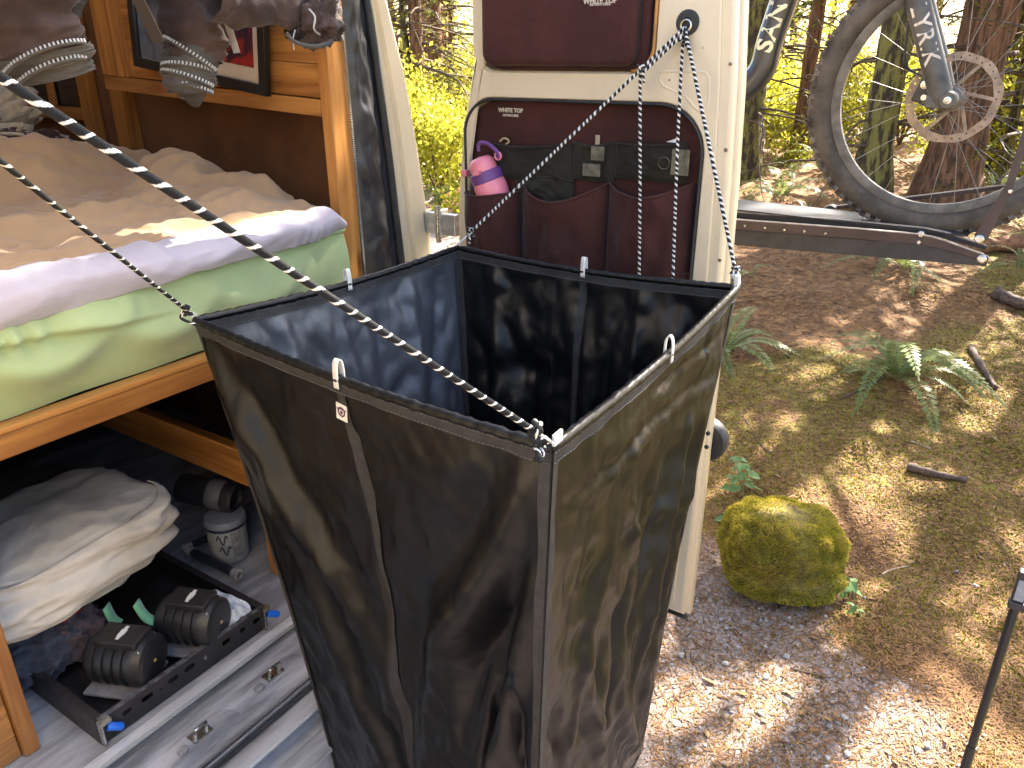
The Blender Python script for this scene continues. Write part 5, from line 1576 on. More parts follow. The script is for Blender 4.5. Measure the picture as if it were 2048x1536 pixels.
CR = {
 'front': [(.98, .05, .60, .52, .030, .022), (.90, .04, .52, .60, .026, -.012), (.96, .12, .74, .55, .022, -.020), (.98, .20, .84, .72, .018, .020), (.88, .30, .80, .80, .016, -.018), (.02, .04, .46, .55, .035, .020), (.05, .02, .36, .38, .025, -.014), (.02, .12, .40, .80, .035, .018), (.10, .25, .48, .85, .025, -.014), (.93, .35, .97, .75, .012, -.014), (.62, .78, .98, .86, .035, .018), (.55, .90, .95, .82, .02, -.016), (.70, .95, .92, .70, .02, .014), (.55, .64, .75, .88, .03, .012), (.5, .08, .5, .98, .010, -.010), (.86, .45, .90, .62, .012, .012), (.78, .25, .70, .40, .03, .014)],
 'right': [(.02, .105, .98, .115, .006, -.0045), (.02, .125, .98, .137, .010, .004), (.30, .055, .98, .050, .005, -.006), (.80, .03, .80, .12, .006, -.008), (.35, .16, .10, .62, .030, .018), (.62, .15, .40, .75, .028, -.016), (.80, .20, .62, .70, .022, .020), (.72, .22, .58, .55, .014, -.014), (.92, .15, .80, .85, .025, .016), (.20, .40, .45, .90, .028, .018), (.50, .50, .30, .98, .022, -.014), (.06, .45, .16, .70, .016, -.018), (.55, .68, .85, .95, .025, .016), (.40, .20, .55, .40, .02, .012), (.15, .70, .5, .80, .03, .012)],
 'back': [(.5, .02, .5, .98, .012, .008), (.1, .1, .3, .9, .03, .016), (.3, .05, .22, .6, .025, -.014), (.7, .1, .62, .9, .03, .015), (.85, .05, .8, .7, .03, -.015), (.55, .2, .9, .25, .03, .012), (.38, .1, .44, .8, .02, .012)],
 'left': [(.1, .05, .25, .5, .03, .015), (.25, .05, .3, .7, .025, -.015), (.4, .1, .5, .5, .03, .015), (.55, .1, .5, .6, .02, -.014), (.65, .1, .75, .6, .03, .015), (.75, .05, .7, .6, .02, -.016), (.85, .1, .9, .7, .025, .015), (.3, .2, .45, .3, .02, .012), (.6, .3, .75, .2, .02, .012)]}
def bag_panel(key, i, j, seed, nu=120, nv=150):
    a, b_ = TOP[i], TOP[j]
    out = (b_-a).cross(Vector((0, 0, 1))).normalized()
    if out.dot((a+b_)/2 - CEN - Vector((0, 0, ZT))) < 0: out = -out
    def fn(u, v):
        p = bagpt(i, j, u, v)
        e = min(1, min(u, 1-u)*16)*min(1, v*22)
        d = -.012*math.sin(math.pi*u)*math.sin(math.pi*min(v*1.6, 1))
        uu = u + .02*noise.noise(Vector((u*4, v*4, seed+20))); vv = v + .02*noise.noise(Vector((u*4, v*4, seed+30)))
        for c_ in CR[key]:
            ds, t = seg_d(uu, vv, c_)
            wd = c_[4]*(1.55 if key == 'front' and c_[4] > .015 else 1.15)
            d += c_[5]*(1.6 if key == 'front' else 1.3)*math.exp(-(ds/wd)**2)*(math.sin(math.pi*min(max(t, .06), .94))**.5)
        d += .007*noise.noise(Vector((u*5, v*6, seed))) + .0045*noise.noise(Vector((u*13+v*4, v*9, seed+3)))
        cr = lambda a1, b1, c1: 1 - 3*math.sqrt(noise.noise(Vector((u*a1+v*b1*.4, v*b1-u*a1*.3, seed+c1)))**2 + .0025)
        d += (.0030 if key == 'front' else .0055)*cr(6, 7, 8) + (.0018 if key == 'front' else .003)*cr(13, 14, 11) + .0011*cr(25, 27, 15)
        return p + out*d*e
    mb = MB(); mb.grid(fn, nu, nv)
    o = mb.build(key + '_panel', NYLIT if key == 'left' else NYO, bag, smooth=True); solid(o, .0012)
    return fn, out
F_front, out_f = bag_panel('front', 0, 3, 1)
F_right, out_r = bag_panel('right', 3, 2, 2)
F_back, out_b = bag_panel('back', 2, 1, 3)
F_left, out_l = bag_panel('left', 1, 0, 4)
# hemmed rim with rods, one sleeve per side
for (i, j), fn in (((0, 3), F_front), ((3, 2), F_right), ((2, 1), F_back), ((1, 0), F_left)):
    mb = MB()
    a, b_ = TOP[i], TOP[j]
    n_ = 90
    path, rad = [], []
    for k in range(n_+1):
        t = k/n_
        p = a.lerp(b_, t) + Vector((0, 0, -.012*math.sin(math.pi*t) + .0012*noise.noise(Vector((t*30, i, 2)))))
        path.append(p)
        rad.append((.0068 + .0013*noise.noise(Vector((t*42, i*3, 1))) + .0008*math.sin(t*190))*(1 if .02 < t < .98 else .8))
    mb.tube(path, rad, 12)
    mb.build('rim_sleeve', NYO, bag, smooth=True)
    out = (b_-a).cross(Vector((0, 0, 1))).normalized()
    if out.dot((a+b_)/2 - CEN - Vector((0, 0, ZT))) < 0: out = -out
    mb = MB()
    mb.grid(lambda u, v: fn(u, .004+v*.018) + out*.0022, 60, 3); o = mb.build('hem_band', WEB, bag, smooth=True)
    mb = MB()
    mb.grid(lambda u, v: fn(u, .004+v*.018) - out*.0022, 60, 3); o = mb.build('hem_band', WEB, bag, smooth=True)
# stitching along the hems
THR = MAT('grey_thread', (.10, .10, .105), .7)
for fn, out in ((F_front, out_f), (F_right, out_r), (F_back, -out_b), (F_left, -out_l)):
    mb = MB()
    for row in (.0065, .0195):
        for k in range(100):
            a, b_ = fn((k+.15)/100, row) + out*.0030, fn((k+.70)/100, row) + out*.0030
            mb.bar(a, b_, .0009, .0009)
    o = mb.build('stitching', THR, bag); o['kind'] = 'stuff'
# corner and centre seam tapes
def tape(fn, out, u0, u1, v0, v1, off, name='seam_tape', wob=0.0):
    mb = MB(); mb.grid(lambda u, v: fn(lerp(u0, u1, u) + wob*math.sin(v*5), lerp(v0, v1, v)) + out*off, 4, 90); return mb.build(name, WEB, bag, smooth=True)
for fn, out in ((F_front, out_f), (F_right, out_r)):
    tape(fn, out, 0, .018, .0, 1, .0022); tape(fn, out, .982, 1, .0, 1, .0022)
tape(F_front, out_f, .487, .513, .022, 1, .0024)
tape(F_back, -out_b, .487, .513, .022, 1, .0024); tape(F_back, -out_b, .60, .602, .022, 1, .002)
tape(F_left, -out_l, .0, .02, 0, 1, .0024); tape(F_back, -out_b, .98, 1, 0, 1, .0024)
mb = MB()

# floor of the bag and a loose bottom flap
mb = MB(); q = [bagpt(0, 3, 0, .97), bagpt(0, 3, 1, .97), bagpt(3, 2, 1, .97), bagpt(2, 1, 1, .97)]; mb.add(q, [(0, 1, 2, 3)]); solid(mb.build('bag_floor', NYO, bag), .002)
mb = MB(); mb.grid(lambda u, v: bagpt(3, 2, lerp(.55, 1.0, u), 1) + out_r*(.004 - .03*v*u) + Vector((0, 0, -.10*v + .02*u*v)), 12, 8); solid(mb.build('bottom_flap', NYO, bag, smooth=True), .0012)
# four white hanging loops at the middle of each side
LOOPM = CLOTH('white_ribbon', (.66, .63, .56), weave=1200, wr=.2, wscale=80, var=.05)
for (i, j) in ((0, 3), (3, 2), (2, 1), (1, 0)):
    a, b_ = TOP[i], TOP[j]
    c0 = a.lerp(b_, .5) - Vector((0, 0, .010)); t = (b_-a).normalized()
    out = t.cross(Vector((0, 0, 1)))
    mb = MB()
    pts = spline([c0 + out*.006 + Vector((0, 0, -.014)), c0 + out*.006 + Vector((0, 0, .012)), c0 + out*.004 + Vector((0, 0, .024)), c0 + Vector((0, 0, .028)), c0 - out*.004 + Vector((0, 0, .024)), c0 - out*.006 + Vector((0, 0, .012)), c0 - out*.006 + Vector((0, 0, -.014))], 5)
    vs_ = []
    w_ = t*.0052
    for p in pts: vs_ += [p-w_, p+w_]
    mb.add(vs_, [(2*k, 2*k+1, 2*k+3, 2*k+2) for k in range(len(pts)-1)])
    solid(mb.build('hanging_loop', LOOPM, bag, smooth=True), .0012)
# sewn label with round emblem
lp = F_front(.492, .050) + out_f*.0046
lt = (TOP[3]-TOP[0]).normalized()
LM = basis(lp, lt, Vector((0, 0, 1))) @ Matrix.Rotation(R(-4), 4, 'Z')
if (LM.to_3x3() @ Vector((0, 0, 1))).dot(out_f) < 0: LM = basis(lp, -lt, Vector((0, 0, 1)))
mb = MB(); mb.box((-.0115, -.0135, 0), (.0115, .0125, .0008), LM); lab = mb.build('sewn_label', LOOPM, bag)
INK = MAT('plum_ink', (.065, .02, .06), .6)
me_ = plate([(.0078*math.cos(a*.196), .0078*math.sin(a*.196)) for a in range(32)], [[(.0054*math.cos(-a*.196), .0002+.0054*math.sin(-a*.196)) for a in range(32)]], .0005)
me_.transform(Matrix.Translation((0, 0, .0009))); placed('emblem_ring', me_, LM, INK, lab)
mb = MB(); mb.lathe([(.0028, 0), (.0028, .0005)], (0, -.0008, .0009), (0, 0, 1), 12); mb.bar((-.009, .0055, .0012), (-.0055, -.001, .0012), .0016, .0005); mb.bar((.009, .0055, .0012), (.0055, -.001, .0012), .0016, .0005); mb.bar((-.003, .003, .0012), (0, .0058, .0012), .0014, .0005); mb.bar((.003, .003, .0012), (0, .0058, .0012), .0014, .0005)
placed('emblem_figure', mb.mesh('f'), LM, INK, lab)
# corner hooks
WIRE = MAT('white_coated_wire', (.62, .62, .60), .4, .1)
def hook(c0, dirv):
    d = dirv.normalized()
    mb = MB()
    sd = d.cross(Vector((0, 0, 1))).normalized()
    mb.tube([c0 + d*.014 + d*(.017*math.cos(k*.524)) + sd*(.006*math.sin(k*.524)) for k in range(12)], .0017, 6, closed=True)
    mb.build('corner_ring', WIRE, bag, smooth=True)

# ------------------------------------------------------------------ cords
CORD_N = CORD('black_cord_with_white_fleck', (.018, .018, .018), (.72, .70, .66), 38, .085, 1.0, .03)
CORD_T = CORD('near_black_cord_with_white_fleck', (.014, .014, .014), (.72, .70, .66), 62, .10, 1.0, .03)
CORD_F = CORD('black_and_white_cord', (.018, .018, .02), (.66, .64, .60), 84, .20, 1.0, .05)
def knot(c0, r, mat, parent, seed):
    rk = random.Random(seed)
    mb = MB()
    pts = [c0 + Vector((math.sin(k*2.1+seed)*r, math.cos(k*2.9)*r, math.sin(k*1.3+1)*r*1.1)) for k in range(9)]
    mb.tube(spline(pts, 6), r*.42, 8)
    e_ = spline([c0, c0 + Vector((rk.uniform(-.01, .01), rk.uniform(-.01, .01), -.012)), c0 + Vector((rk.uniform(-.015, .015), rk.uniform(-.015, .015), -.026))], 5)
    mb.tube(e_, r*.4, 8)
    mb.build('knot', mat, parent, smooth=True)
def cord(name, pts, r, mat, label, sag=0.0):
    e = empty(name, pts[0], label, 'cord', 'cords holding the bag')
    mb = MB()
    path = []
    for a, b_ in zip(pts[:-1], pts[1:]):
        n_ = max(8, int((b_-a).length/.012))
        for k in range(n_):
            t = k/n_; path.append(a.lerp(b_, t) + Vector((0, 0, -sag*math.sin(math.pi*t))))
    path.append(pts[-1])
    mb.tube(path, r, 10)
    mb.build('line', mat, e, smooth=True)
    return e
def toward(a, b_, d): return a + (b_-a).normalized()*d
up6 = Vector((0, 0, .006))
cl = TOP[0] + up6
kl = toward(cl, NA, .040)
e = cord('cord', [NA, kl], .0031, CORD_N, 'thin dark cord from the upper left to the left corner of the bag', .004)
knot(kl, .0065, CORD_N, e, 1); hook(cl, kl-cl)
cf = TOP[3] + up6
kf = toward(cf, NA, .030)
e = cord('cord', [NA, kf], .0036, CORD_T, 'thick-looking near cord crossing over the bag to its front corner', .003)
knot(kf, .0085, CORD_N, e, 2); knot(kf - Vector((.0, .0, .012)) + (cf-kf)*.3, .007, CORD_N, e, 5); hook(cf, kf-cf)
mb = MB(); mb.box((-.010, -.007, -.002), (.010, .007, .002), basis(cf + Vector((.004, -.004, .006)), (TOP[2]-TOP[3]), Vector((0, 0, 1)))); mb.build('corner_tab', LOOPM, bag, bevel=.001)
GA = ga + Vector((-.016, 0, -.010))
cb = TOP[1] + up6
kb_ = toward(cb, GA, .045)
lk = toward(GA, cb, .115)
e = cord('cord', [GA, kb_], .0036, CORD_F, 'black and white cord from the door grommet down to the back corner of the bag')
mb = MB(); mb.tube([toward(GA, cb, d_) + Vector((0, -.005, -.006)) for d_ in np.linspace(0, .12, 14)], .0034, 10); mb.build('doubled_line', CORD_F, e, smooth=True)
knot(kb_, .0075, CORD_F, e, 3); knot(lk, .0068, CORD_F, e, 4); hook(cb, kb_-cb)
tl_ = at(1278, 590, 0, DX-.06)
mb = MB(); pth = spline([lk, lk + Vector((0, 0, -.03)), lk.lerp(tl_, .5) + Vector((0, 0, .0)), tl_], 14); mb.tube(pth, .0034, 10); mb.build('loose_tail', CORD_F, e, smooth=True)
cr_ = TOP[2] + up6
kr = toward(cr_, GA, .026)
e = cord('cord', [GA, kr], .0036, CORD_F, 'black and white cord from the door grommet down to the right corner of the bag')
knot(kr, .0075, CORD_F, e, 6); knot(GA + Vector((0, 0, -.018)), .0085, CORD_F, e, 7); hook(cr_, kr-cr_)
tl_ = at(1344, 610, 0, DX-.06)
mb = MB(); pth = spline([GA + Vector((0, .002, -.02)), GA.lerp(tl_, .4) + Vector((0, .004, 0)), tl_], 18); mb.tube(pth, .0034, 10); mb.build('loose_tail', CORD_F, e, smooth=True)
mb = MB(); mb.box((-.006, -.004, -.012), (.006, .004, .012), Matrix.Translation(cr_ + Vector((-.002, .002, .006)))); mb.build('corner_tab', LOOPM, bag, bevel=.001)

# ================================================================== bicycle
BX = 2.60
hub = at(1902, 198, 0, BX)
bike = empty('mountain_bike', (BX, .8, 1.37), 'dusty mountain bike standing on the rack behind the open door', 'bicycle')
TYRE = MAT('dusty_tyre', (.046, .037, .028), .85, .2, 7, c2=(.105, .085, .064), bs=.3, bscale=120)
KNOB = MAT('tyre_knobs', (.05, .042, .035), .85, .4, 14, c2=(.15, .125, .10))
RIM = MAT('dusty_rim', (.075, .066, .054), .55, .3, 12, c2=(.14, .122, .10))
SPK = MAT('steel_spoke', (.25, .23, .20), .45, .1, metal=.6)
def circ(c0, r, n_, x=0.0): return [c0 + Vector((x, r*math.cos(2*math.pi*k/n_), r*math.sin(2*math.pi*k/n_))) for k in range(n_)]
RO = .384
def wheel(c0, rotor_side):
    w = empty('wheel', c0); w.parent = bike; w.location = c0 - bike.location
    mb = MB(); mb.tube(circ(c0, RO-.038, 80), .033, 16, closed=True, ref=(1, 0, 0)); mb.build('tyre', TYRE, w, smooth=True)
    mb = MB()
    nk = 72
    for k in range(nk):
        for side_, off in ((-.020, 0), (.020, 0), (-.007, .5), (.008, .5)):
            a = 2*math.pi*(k+off)/nk
            rad = Vector((0, math.cos(a), math.sin(a)))
            tan = Vector((0, -math.sin(a), math.cos(a)))
            ry = RO - .038 + math.sqrt(max(.031**2 - side_**2, 0))
            M_ = Matrix((Vector((1, 0, 0)), tan, rad)).transposed().to_4x4(); M_.translation = c0 + rad*ry + Vector((side_, 0, 0))
            if abs(side_) > .01: M_ = M_ @ Matrix.Rotation(.45*(1 if side_ > 0 else -1), 4, 'Y')
            mb.box((-.0065, -.008, -.004), (.0065, .008, .0105), M_)
    o = mb.build('tread', KNOB, w); o['kind'] = 'stuff'
    mb = MB(); n_ = 80
    prof = [(-.015, RO-.068), (-.016, RO-.080), (-.010, RO-.093), (.010, RO-.093), (.016, RO-.080), (.015, RO-.068)]
    vs_ = [c0 + Vector((x, r_*math.cos(2*math.pi*k/n_), r_*math.sin(2*math.pi*k/n_))) for k in range(n_) for x, r_ in prof]
    m_ = len(prof)
    mb.add(vs_, [(k*m_+i, ((k+1) % n_)*m_+i, ((k+1) % n_)*m_+(i+1) % m_, k*m_+(i+1) % m_) for k in range(n_) for i in range(m_)])
    mb.build('rim', RIM, w, smooth=True, angle=30)
    for k in range(28):
        a = 2*math.pi*k/28; sx_ = .024 if k % 2 else -.024
        a2 = a + (.9 if (k//2) % 2 else -.9)
        p1_ = c0 + Vector((sx_, .028*math.cos(a2), .028*math.sin(a2))); p2_ = c0 + Vector((sx_*.15, (RO-.09)*math.cos(a), (RO-.09)*math.sin(a)))
        mb = MB(); mb.tube([p1_, p2_], .0008, 5); mb.build('spoke', SPK, w)
    mb = MB(); mb.lathe([(.012, -.055), (.018, -.05), (.020, -.036), (.032, -.028), (.032, -.022), (.018, -.016), (.018, .016), (.032, .022), (.032, .028), (.022, .036), (.018, .05), (.012, .055)], c0, (1, 0, 0), 24)
    mb.build('hub', MAT('dusty_hub', (.12, .095, .08), .5, .3, 30), w, smooth=True, angle=35)
    # brake disc
    n_ = 120; r1_, r0_ = .122, .100
    holes = []
    for k in range(36):
        a = 2*math.pi*k/36; rr_ = (.108, .1115, .115)[k % 3]
        holes.append([(rr_*math.cos(a) + .0028*math.cos(-b2*1.047), rr_*math.sin(a) + .0028*math.sin(-b2*1.047)) for b2 in range(6)])
    inner = [(r0_*(1+.012*math.cos(a*2*math.pi/120*12))*math.cos(-a*2*math.pi/n_), r0_*(1+.012*math.cos(a*2*math.pi/120*12))*math.sin(-a*2*math.pi/n_)) for a in range(n_)]
    outer = [(r1_*(1+.012*math.sin(a*2*math.pi/n_*9))*math.cos(a*2*math.pi/n_), r1_*(1+.012*math.sin(a*2*math.pi/n_*9))*math.sin(a*2*math.pi/n_)) for a in range(n_)]
    me_ = plate(outer, [inner] + holes, .0022)
    ROTM = MAT('warm_steel_disc', (.27, .20, .145), .5, .2, 40, metal=.5)
    M_ = basis(c0 + Vector((rotor_side*.045, 0, 0)), (0, -1, 0), (0, 0, 1))
    ro = placed('brake_disc', me_, M_, ROTM, w)
    for k in range(6):
        a = 2*math.pi*k/6
        mb = MB(); c1 = c0 + Vector((rotor_side*.045, 0, 0))
        mb.bar(c1 + Vector((0, .030*math.cos(a-.55), .030*math.sin(a-.55))), c1 + Vector((0, .101*math.cos(a), .101*math.sin(a))), .009, .002, (1, 0, 0))
        mb.build('disc_arm', ROTM, ro)
    mb = MB(); mb.lathe([(.036, 0), (.036, .002)], c0 + Vector((rotor_side*.044, 0, 0)), (1, 0, 0), 24); mb.build('disc_carrier', ROTM, ro)
    return w
wheel(hub, 1)
rear = Vector((BX, hub.y + 1.20, hub.z))
wheel(rear, 1)
GREYF = MAT('dusty_grey_fork', (.030, .029, .027), .5, .4, 9, c2=(.085, .078, .068), bs=.15, bscale=200)
NAVY = MAT('navy_frame_paint', (.018, .022, .032), .3, .2, 8, coat=.6)
fk = MB()
f0, f1 = at(1884, 196, 0, BX-.065), at(1832, -10, 0, BX-.065)
fd = (f1-f0).normalized()
ft = f0 + fd*.46
fork = empty('fork', f0); fork.parent = bike; fork.location = f0 - bike.location
mb = MB(); mb.tube([f0 - fd*.012, f0 + fd*.02, f0 + fd*.09, f0 + fd*.30], [.024, .030, .031, .0315], 20); mb.build('lower_leg', GREYF, fork, smooth=True, angle=50)
mb = MB(); mb.tube([f0 + fd*.295, f0 + fd*.50], .0175, 16); mb.build('stanchion', MAT('black_stanchion', (.02, .02, .02), .15), fork, smooth=True)
sh = Vector((.13, 0, 0))
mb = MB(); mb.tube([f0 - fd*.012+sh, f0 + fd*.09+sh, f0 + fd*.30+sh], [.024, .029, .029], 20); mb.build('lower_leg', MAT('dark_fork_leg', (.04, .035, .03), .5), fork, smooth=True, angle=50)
mb = MB(); mb.tube([f0 + fd*.295+sh, f0 + fd*.50+sh], .0175, 16); mb.build('stanchion', MAT('black_stanchion', (.02, .02, .02), .15), fork, smooth=True)
mb = MB(); mb.lathe([(.020, -.012), (.024, -.006), (.024, .030), (.02, .034)], hub + Vector((-.082, 0, 0)), (1, 0, 0), 20); mb.box((BX-.082, hub.y-.016, hub.z-.02), (BX-.05, hub.y+.055, hub.z+.012)); mb.build('dropout', GREYF, fork, smooth=True, angle=35)
mb = MB(); mb.lathe([(.010, 0), (.010, .006), (.005, .007), (.004, .003)], hub + Vector((-.094, 0, 0)), (-1, 0, 0), 16); mb.build('axle_end', STEEL, fork, smooth=True, angle=40)
mb = MB(); mb.tube(spline([ft + fd*.04 - Vector((0, 0, 0)), ft + fd*.06 + sh*.5, ft + fd*.04 + sh], 6), .024, 12); mb.build('crown', GREYF, fork, smooth=True)
# lettering down the fork leg
lw = Vector((0, -1, 0)); lw = (lw - fd*lw.dot(fd)).normalized()
LM2 = basis(f0 + fd*.175 + Vector((-.0335, 0, 0)), -fd, lw)
if (LM2.to_3x3() @ Vector((0, 0, 1))).x > 0: LM2 = basis(f0 + fd*.175 + Vector((-.0335, 0, 0)), -fd, -lw)
tm_ = text_mesh('LYRIK', .060, .0008, .0006, 1.05)
for v in tm_.vertices:      # wrap the decal round the leg
    a = v.co.y/.0315; zz = v.co.z
    v.co.y = (.0318+zz)*math.sin(a); v.co.z = (.0318+zz)*math.cos(a) - .0335 + .0005
placed('lettering', tm_, LM2, MAT('silver_decal', (.52, .45, .38), .5), fork)
# caliper with hose
cc = at(1850, 178, 0, BX+.03)
mb = MB(); mb.box((-.022, -.022, -.038), (.022, .020, .034), Matrix.Translation(cc) @ Matrix.Rotation(.3, 4, 'X')); mb.box((-.016, -.034, -.014), (.016, .03, .012), Matrix.Translation(cc + Vector((0, -.006, -.03))) @ Matrix.Rotation(.5, 4, 'X')); cal = mb.build('brake_caliper', MAT('black_caliper', (.025, .022, .02), .4, .3), bike, bevel=.004)
mb = MB(); mb.lathe([(.011, 0), (.011, .006), (.004, .007)], cc + Vector((-.024, 0, .012)), (-1, 0, 0), 14); mb.lathe([(.008, 0), (.008, .006)], cc + Vector((-.024, -.004, -.022)), (-1, 0, 0), 14); mb.build('bolt', STEEL, cal, smooth=True, angle=40)
mb = MB(); mb.tube(spline([cc + Vector((0, .01, .03)), at(1812, 130, 0, BX-.01), at(1814, 70, 0, BX-.02), at(1826, 0, 0, BX-.03), at(1832, -60, 0, BX-.03)], 8), .0035, 8); mb.build('hose', RUBBER, cal, smooth=True)
# frame
d0, d1 = at(1478, 150, 0, BX-.01), at(1640, -105, 0, BX-.01)
frame = empty('frame', d0); frame.parent = bike; frame.location = d0 - bike.location
d0 = at(1522, 136, 0, BX); d1 = at(1613, -130, 0, BX); dd_ = (d1-d0).normalized()
bb = d0 - dd_*.06 + Vector((0, .10, -.045))
mb = MB(); mb.tube(spline([bb + Vector((0, .06, -.002)), bb, d0 - dd_*.02, d0 + dd_*.1, d1], 8), [.042]*8 + [.044]*25, 20, flat=.92); mb.build('down_tube', NAVY, frame, smooth=True)
mb = MB(); mb.tube([d1, d1 + Vector((0, .05, .16))], .036, 16); mb.build('head_tube', NAVY, frame, smooth=True)
mb = MB(); mb.tube(spline([d1 + Vector((0, .04, .12)), d1 + Vector((0, .3, .10)), bb + Vector((0, .12, .40))], 6), .028, 14); mb.build('top_tube', NAVY, frame, smooth=True)
mb = MB(); mb.tube([bb + Vector((0, .05, 0)), bb + Vector((0, .14, .48))], .022, 14); mb.build('seat_tube', NAVY, frame, smooth=True)
for s_ in (-.05, .05):
    mb = MB(); mb.tube([bb + Vector((s_*.6, .05, 0)), rear + Vector((s_*1.3, 0, 0))], .014, 12); mb.build('chain_stay', NAVY, frame, smooth=True)
    mb = MB(); mb.tube([bb + Vector((s_*.6, .10, .30)), rear + Vector((s_*1.3, 0, 0))], .011, 12); mb.build('seat_stay', NAVY, frame, smooth=True)
mb = MB(); hb = d1 + Vector((0, .06, .24)); mb.tube(spline([hb + Vector((-.38, .04, .04)), hb + Vector((-.15, .0, .01)), hb, hb + Vector((.15, 0, .01)), hb + Vector((.38, .04, .04))], 6), .015, 10); mb.build('handlebar', RUBBER, bike, smooth=True)
sdl = bb + Vector((0, .17, .60))
mb = MB(); mb.tube(spline([sdl + Vector((0, -.15, .01)), sdl, sdl + Vector((0, .12, .02))], 6), [.02, .024, .028, .03, .035, .04, .05, .06, .065, .068, .07, .068, .06], 12, flat=.35); mb.build('saddle', RUBBER, bike, smooth=True)
mb = MB(); mb.tube([bb + Vector((0, .14, .46)), sdl], .014, 10); mb.build('seat_post', RUBBER, bike)
mb = MB(); mb.lathe([(.0, -.004), (.085, -.004), (.085, .004), (.0, .004)], bb + Vector((-.05, .05, 0)), (1, 0, 0), 30); mb.build('chainring', BLACKMETAL, bike)
tw = Vector((0, 1, 0)); tw = (tw - dd_*tw.dot(dd_)).normalized()
TM = basis(d0 + dd_*.275 + Vector((-.0455, 0, 0)) - tw*.002, dd_, tw)
if (TM.to_3x3() @ Vector((0, 0, 1))).x > 0: TM = basis(d0 + dd_*.275 + Vector((-.0455, 0, 0)), dd_, -tw)
tm_ = text_mesh('SANTA CRUZ', .074, .0008, .0022, 1.0)
for v in tm_.vertices:
    a = v.co.y/.0445; zz = v.co.z
    v.co.y = (.0445+zz)*math.sin(a); v.co.z = (.0445+zz)*math.cos(a) - .0455 + .0014
placed('lettering', tm_, TM, MAT('cream_decal', (.66, .62, .42), .45), frame)

# ------------------------------------------------------------------ bike rack
rack = empty('bike_rack', (2.5, .9, 1.3), 'black steel swing-out bike rack carrying the bicycle behind the door', 'bike rack')
BROWNB = MAT('brown_black_steel', (.040, .022, .020), .4, .25, 12, rvar=.08)
def rplate(name, pxs, X, thick, mat, parent=rack):
    P_ = [at(x, y, 0, X) for x, y in pxs]
    o2 = [(-p.y, p.z) for p in P_]
    area = sum(a[0]*b2[1] - b2[0]*a[1] for a, b2 in zip(o2, o2[1:]+o2[:1]))
    if area < 0: o2 = o2[::-1]
    return placed(name, plate(o2, [], thick, min(.0015, thick*.3)), basis((X+thick, 0, 0), (0, -1, 0), (0, 0, 1)), mat, parent)
XR = 2.47
rplate('main_beam', [(1360, 449), (1470, 459), (1700, 477), (1835, 489), (1885, 499), (1975, 521), (1972, 533), (1360, 481)], XR, .045, BLACKMETAL)
rplate('side_rail', [(1360, 431), (1470, 439), (1700, 456), (1835, 468), (1862, 473), (1890, 481), (1968, 509), (1977, 514), (1976, 523), (1968, 522), (1880, 497), (1838, 489), (1700, 477), (1360, 450)], XR-.010, .0095, BROWNB)
rplate('upper_rail', [(1360, 415), (1470, 424), (1700, 441), (1850, 456), (1890, 464), (1960, 487), (1975, 492), (1970, 500), (1890, 478), (1850, 468), (1360, 432)], XR+.055, .006, BLACKMETAL)
mb = MB()
def edge_bar(pxs, X, name, mat, w=.010, h=.003):
    mb = MB()
    P_ = [at(x, y, 0, X) for x, y in pxs]
    for a, b2 in zip(P_[:-1], P_[1:]): mb.bar(a, b2, w, h)
    mb.build(name, mat, rack)
WORN = MAT('bare_worn_edge', (.36, .33, .30), .4, .2, 30, metal=.5)
edge_bar([(1360, 431), (1470, 438.5), (1700, 455.5), (1835, 467.5), (1862, 472.5), (1890, 480.5), (1968, 508.5)], XR-.006, 'rail_edge', WORN)
edge_bar([(1360, 414.5), (1470, 423.5), (1700, 440.5), (1850, 455.5), (1890, 463.5), (1960, 486.5)], XR+.058, 'rail_edge', WORN)
zt = [at(x, y, 0, XR+.06).z for x, y in ((1470, 428), (1850, 460))]
yt_ = [at(x, 430, 0, XR+.06).y for x in (1470, 1850)]
mb = MB()
mb.add([(XR+.05, 1.75, zt[0]+.03), (XR+.24, 1.75, zt[0]+.03), (XR+.24, yt_[1]-.12, zt[1]-.004), (XR+.05, yt_[1]-.12, zt[1]-.004)], [(0, 1, 2, 3)])
solid(mb.build('wheel_channel', BLACKMETAL, rack), .004)
rplate('far_rail', [(1360, 402), (1470, 411), (1700, 428), (1850, 443), (1850, 451), (1700, 437), (1470, 421), (1360, 412)], XR+.235, .006, MAT('sky_reflection_grey', (.10, .10, .115), .3, .2, 20, rvar=.08))  # bluish grey paints the sky's reflection onto the black steel
def rbolt(x, y, r_, X):
    p = at(x, y, 0, X); mb = MB(); mb.lathe([(r_, 0), (r_, .004), (r_*.7, .007), (0, .007)], p, (-1, 0, 0), 12); mb.build('bolt', STEEL, rack, smooth=True, angle=40)
for x, y in ((1491, 451), (1531, 455), (1570, 459), (1610, 462), (1652, 466)): rbolt(x, y, .0045, XR-.010)
rbolt(1842, 468, .009, XR-.010); rbolt(1838, 484, .007, XR-.010); rbolt(1964, 518, .012, XR-.010); rbolt(1959, 478, .012, XR-.03)
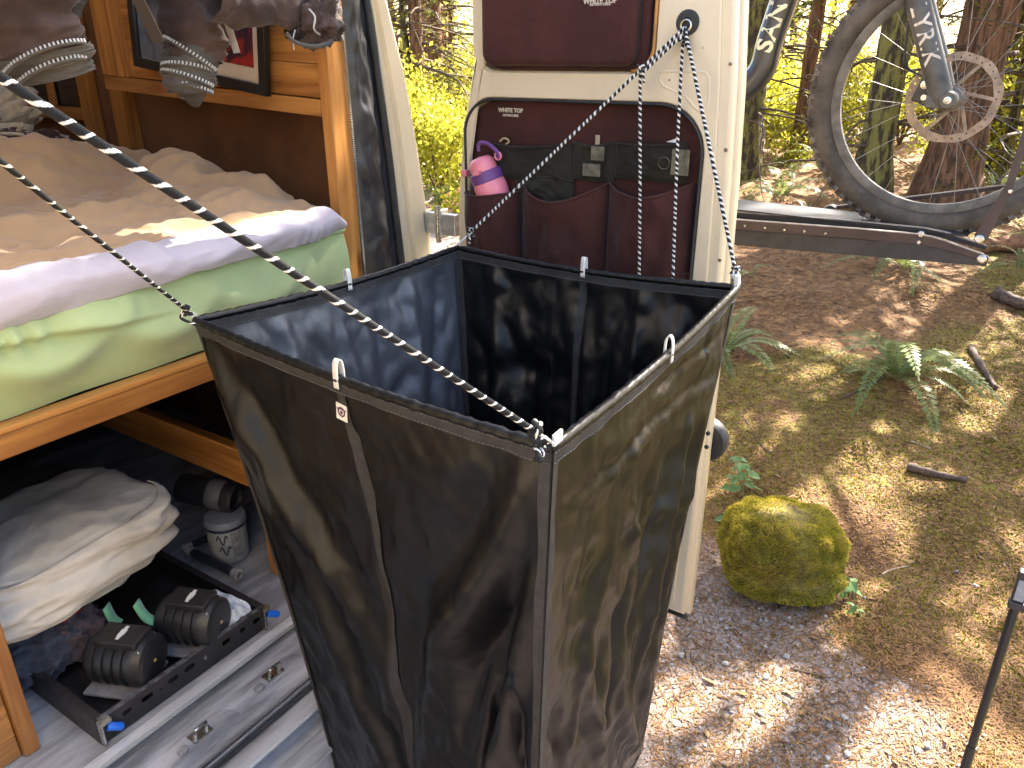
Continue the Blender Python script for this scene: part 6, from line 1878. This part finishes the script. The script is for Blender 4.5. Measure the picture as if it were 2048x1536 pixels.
# wheel arm in front and the far arm behind the wheel
rplate('wheel_arm', [(1948, 470), (1958, 484), (1975, 480), (1990, 448), (2025, 380), (2060, 275), (2075, 160), (2060, 155), (2044, 265), (2012, 368), (1975, 432)], XR-.026, .014, BROWNB)
rbolt(2020, 382, .006, XR-.026)
mb = MB(); mb.bar(at(1655, 417, 0, XR+.30), at(2070, 366, 0, XR+.30), .012, .034, (1, 0, 0)); mb.build('far_arm', BROWNB, rack)
mb = MB(); p = at(1662, 424, 0, XR+.29); mb.lathe([(.024, -.02), (.026, 0), (.024, .02)], p, (1, 0, 0), 20); mb.build('arm_pivot', BLACKMETAL, rack, smooth=True, angle=40)
# mast behind the door that carries the tray
zb_ = at(1400, 470, 0, XR).z - .03
mb = MB(); mb.box((XR+.02, .98, .44), (XR+.09, 1.05, zb_+.02)); mb.build('mast', BLACKMETAL, rack, bevel=.004)
mb = MB(); mb.bar((XR+.055, 1.02, .47), (1.70, 1.52, .47), .07, .07); mb.build('swing_arm', BLACKMETAL, rack, bevel=.004)
mb = MB(); mb.bar((1.735, 1.50, .47), (.8, 1.50, .47), .06, .06); mb.build('hitch_bar', BLACKMETAL, rack)

# ------------------------------------------------------------------ monopod
SX = 1.62
s1, s0 = at(2030, 1215, 0, SX), at(1930, 1536, 0, SX)
sd_ = (s0-s1).normalized(); base = s1 + sd_*((s1.z-.05)/-sd_.z)
mono = empty('phone_monopod', base, 'thin black phone monopod standing at the lower right corner', 'monopod')
mb = MB(); mb.tube([base, s1.lerp(base, .5)], .0105, 14); mb.tube([s1.lerp(base, .5), s1], .009, 14); mb.build('pole', MAT('black_anodised', (.015, .015, .016), .3, .2), mono, smooth=True, angle=40)
for k in range(3):
    a = k*2.09 + .4
    mb = MB(); mb.tube([base + Vector((0, 0, .03)), base + Vector((math.cos(a)*.14, math.sin(a)*.14, -.045))], .006, 8); mb.build('leg', RUBBER, mono)
hd = basis(s1 - sd_*.012, (0, -1, 0), -sd_)
mb = MB(); mb.box((-.014, -.012, -.012), (.018, .006, .012), hd); mb.box((-.012, .006, -.010), (.012, .078, .010), hd); mb.build('clamp_body', BLACKMETAL, mono, bevel=.003)
mb = MB(); mb.box((-.008, .012, -.0112), (.009, .060, .0112), hd); mb.build('grey_inset', MAT('grey_inset', (.30, .31, .33), .4), mono)
mb = MB(); mb.box((-.034, .074, -.009), (.022, .084, .009), hd @ Matrix.Rotation(-.5, 4, 'Z')); mb.box((-.036, .082, -.009), (-.026, .102, .009), hd @ Matrix.Rotation(-.5, 4, 'Z')); mb.build('phone_grip', BLACKMETAL, mono, bevel=.002)
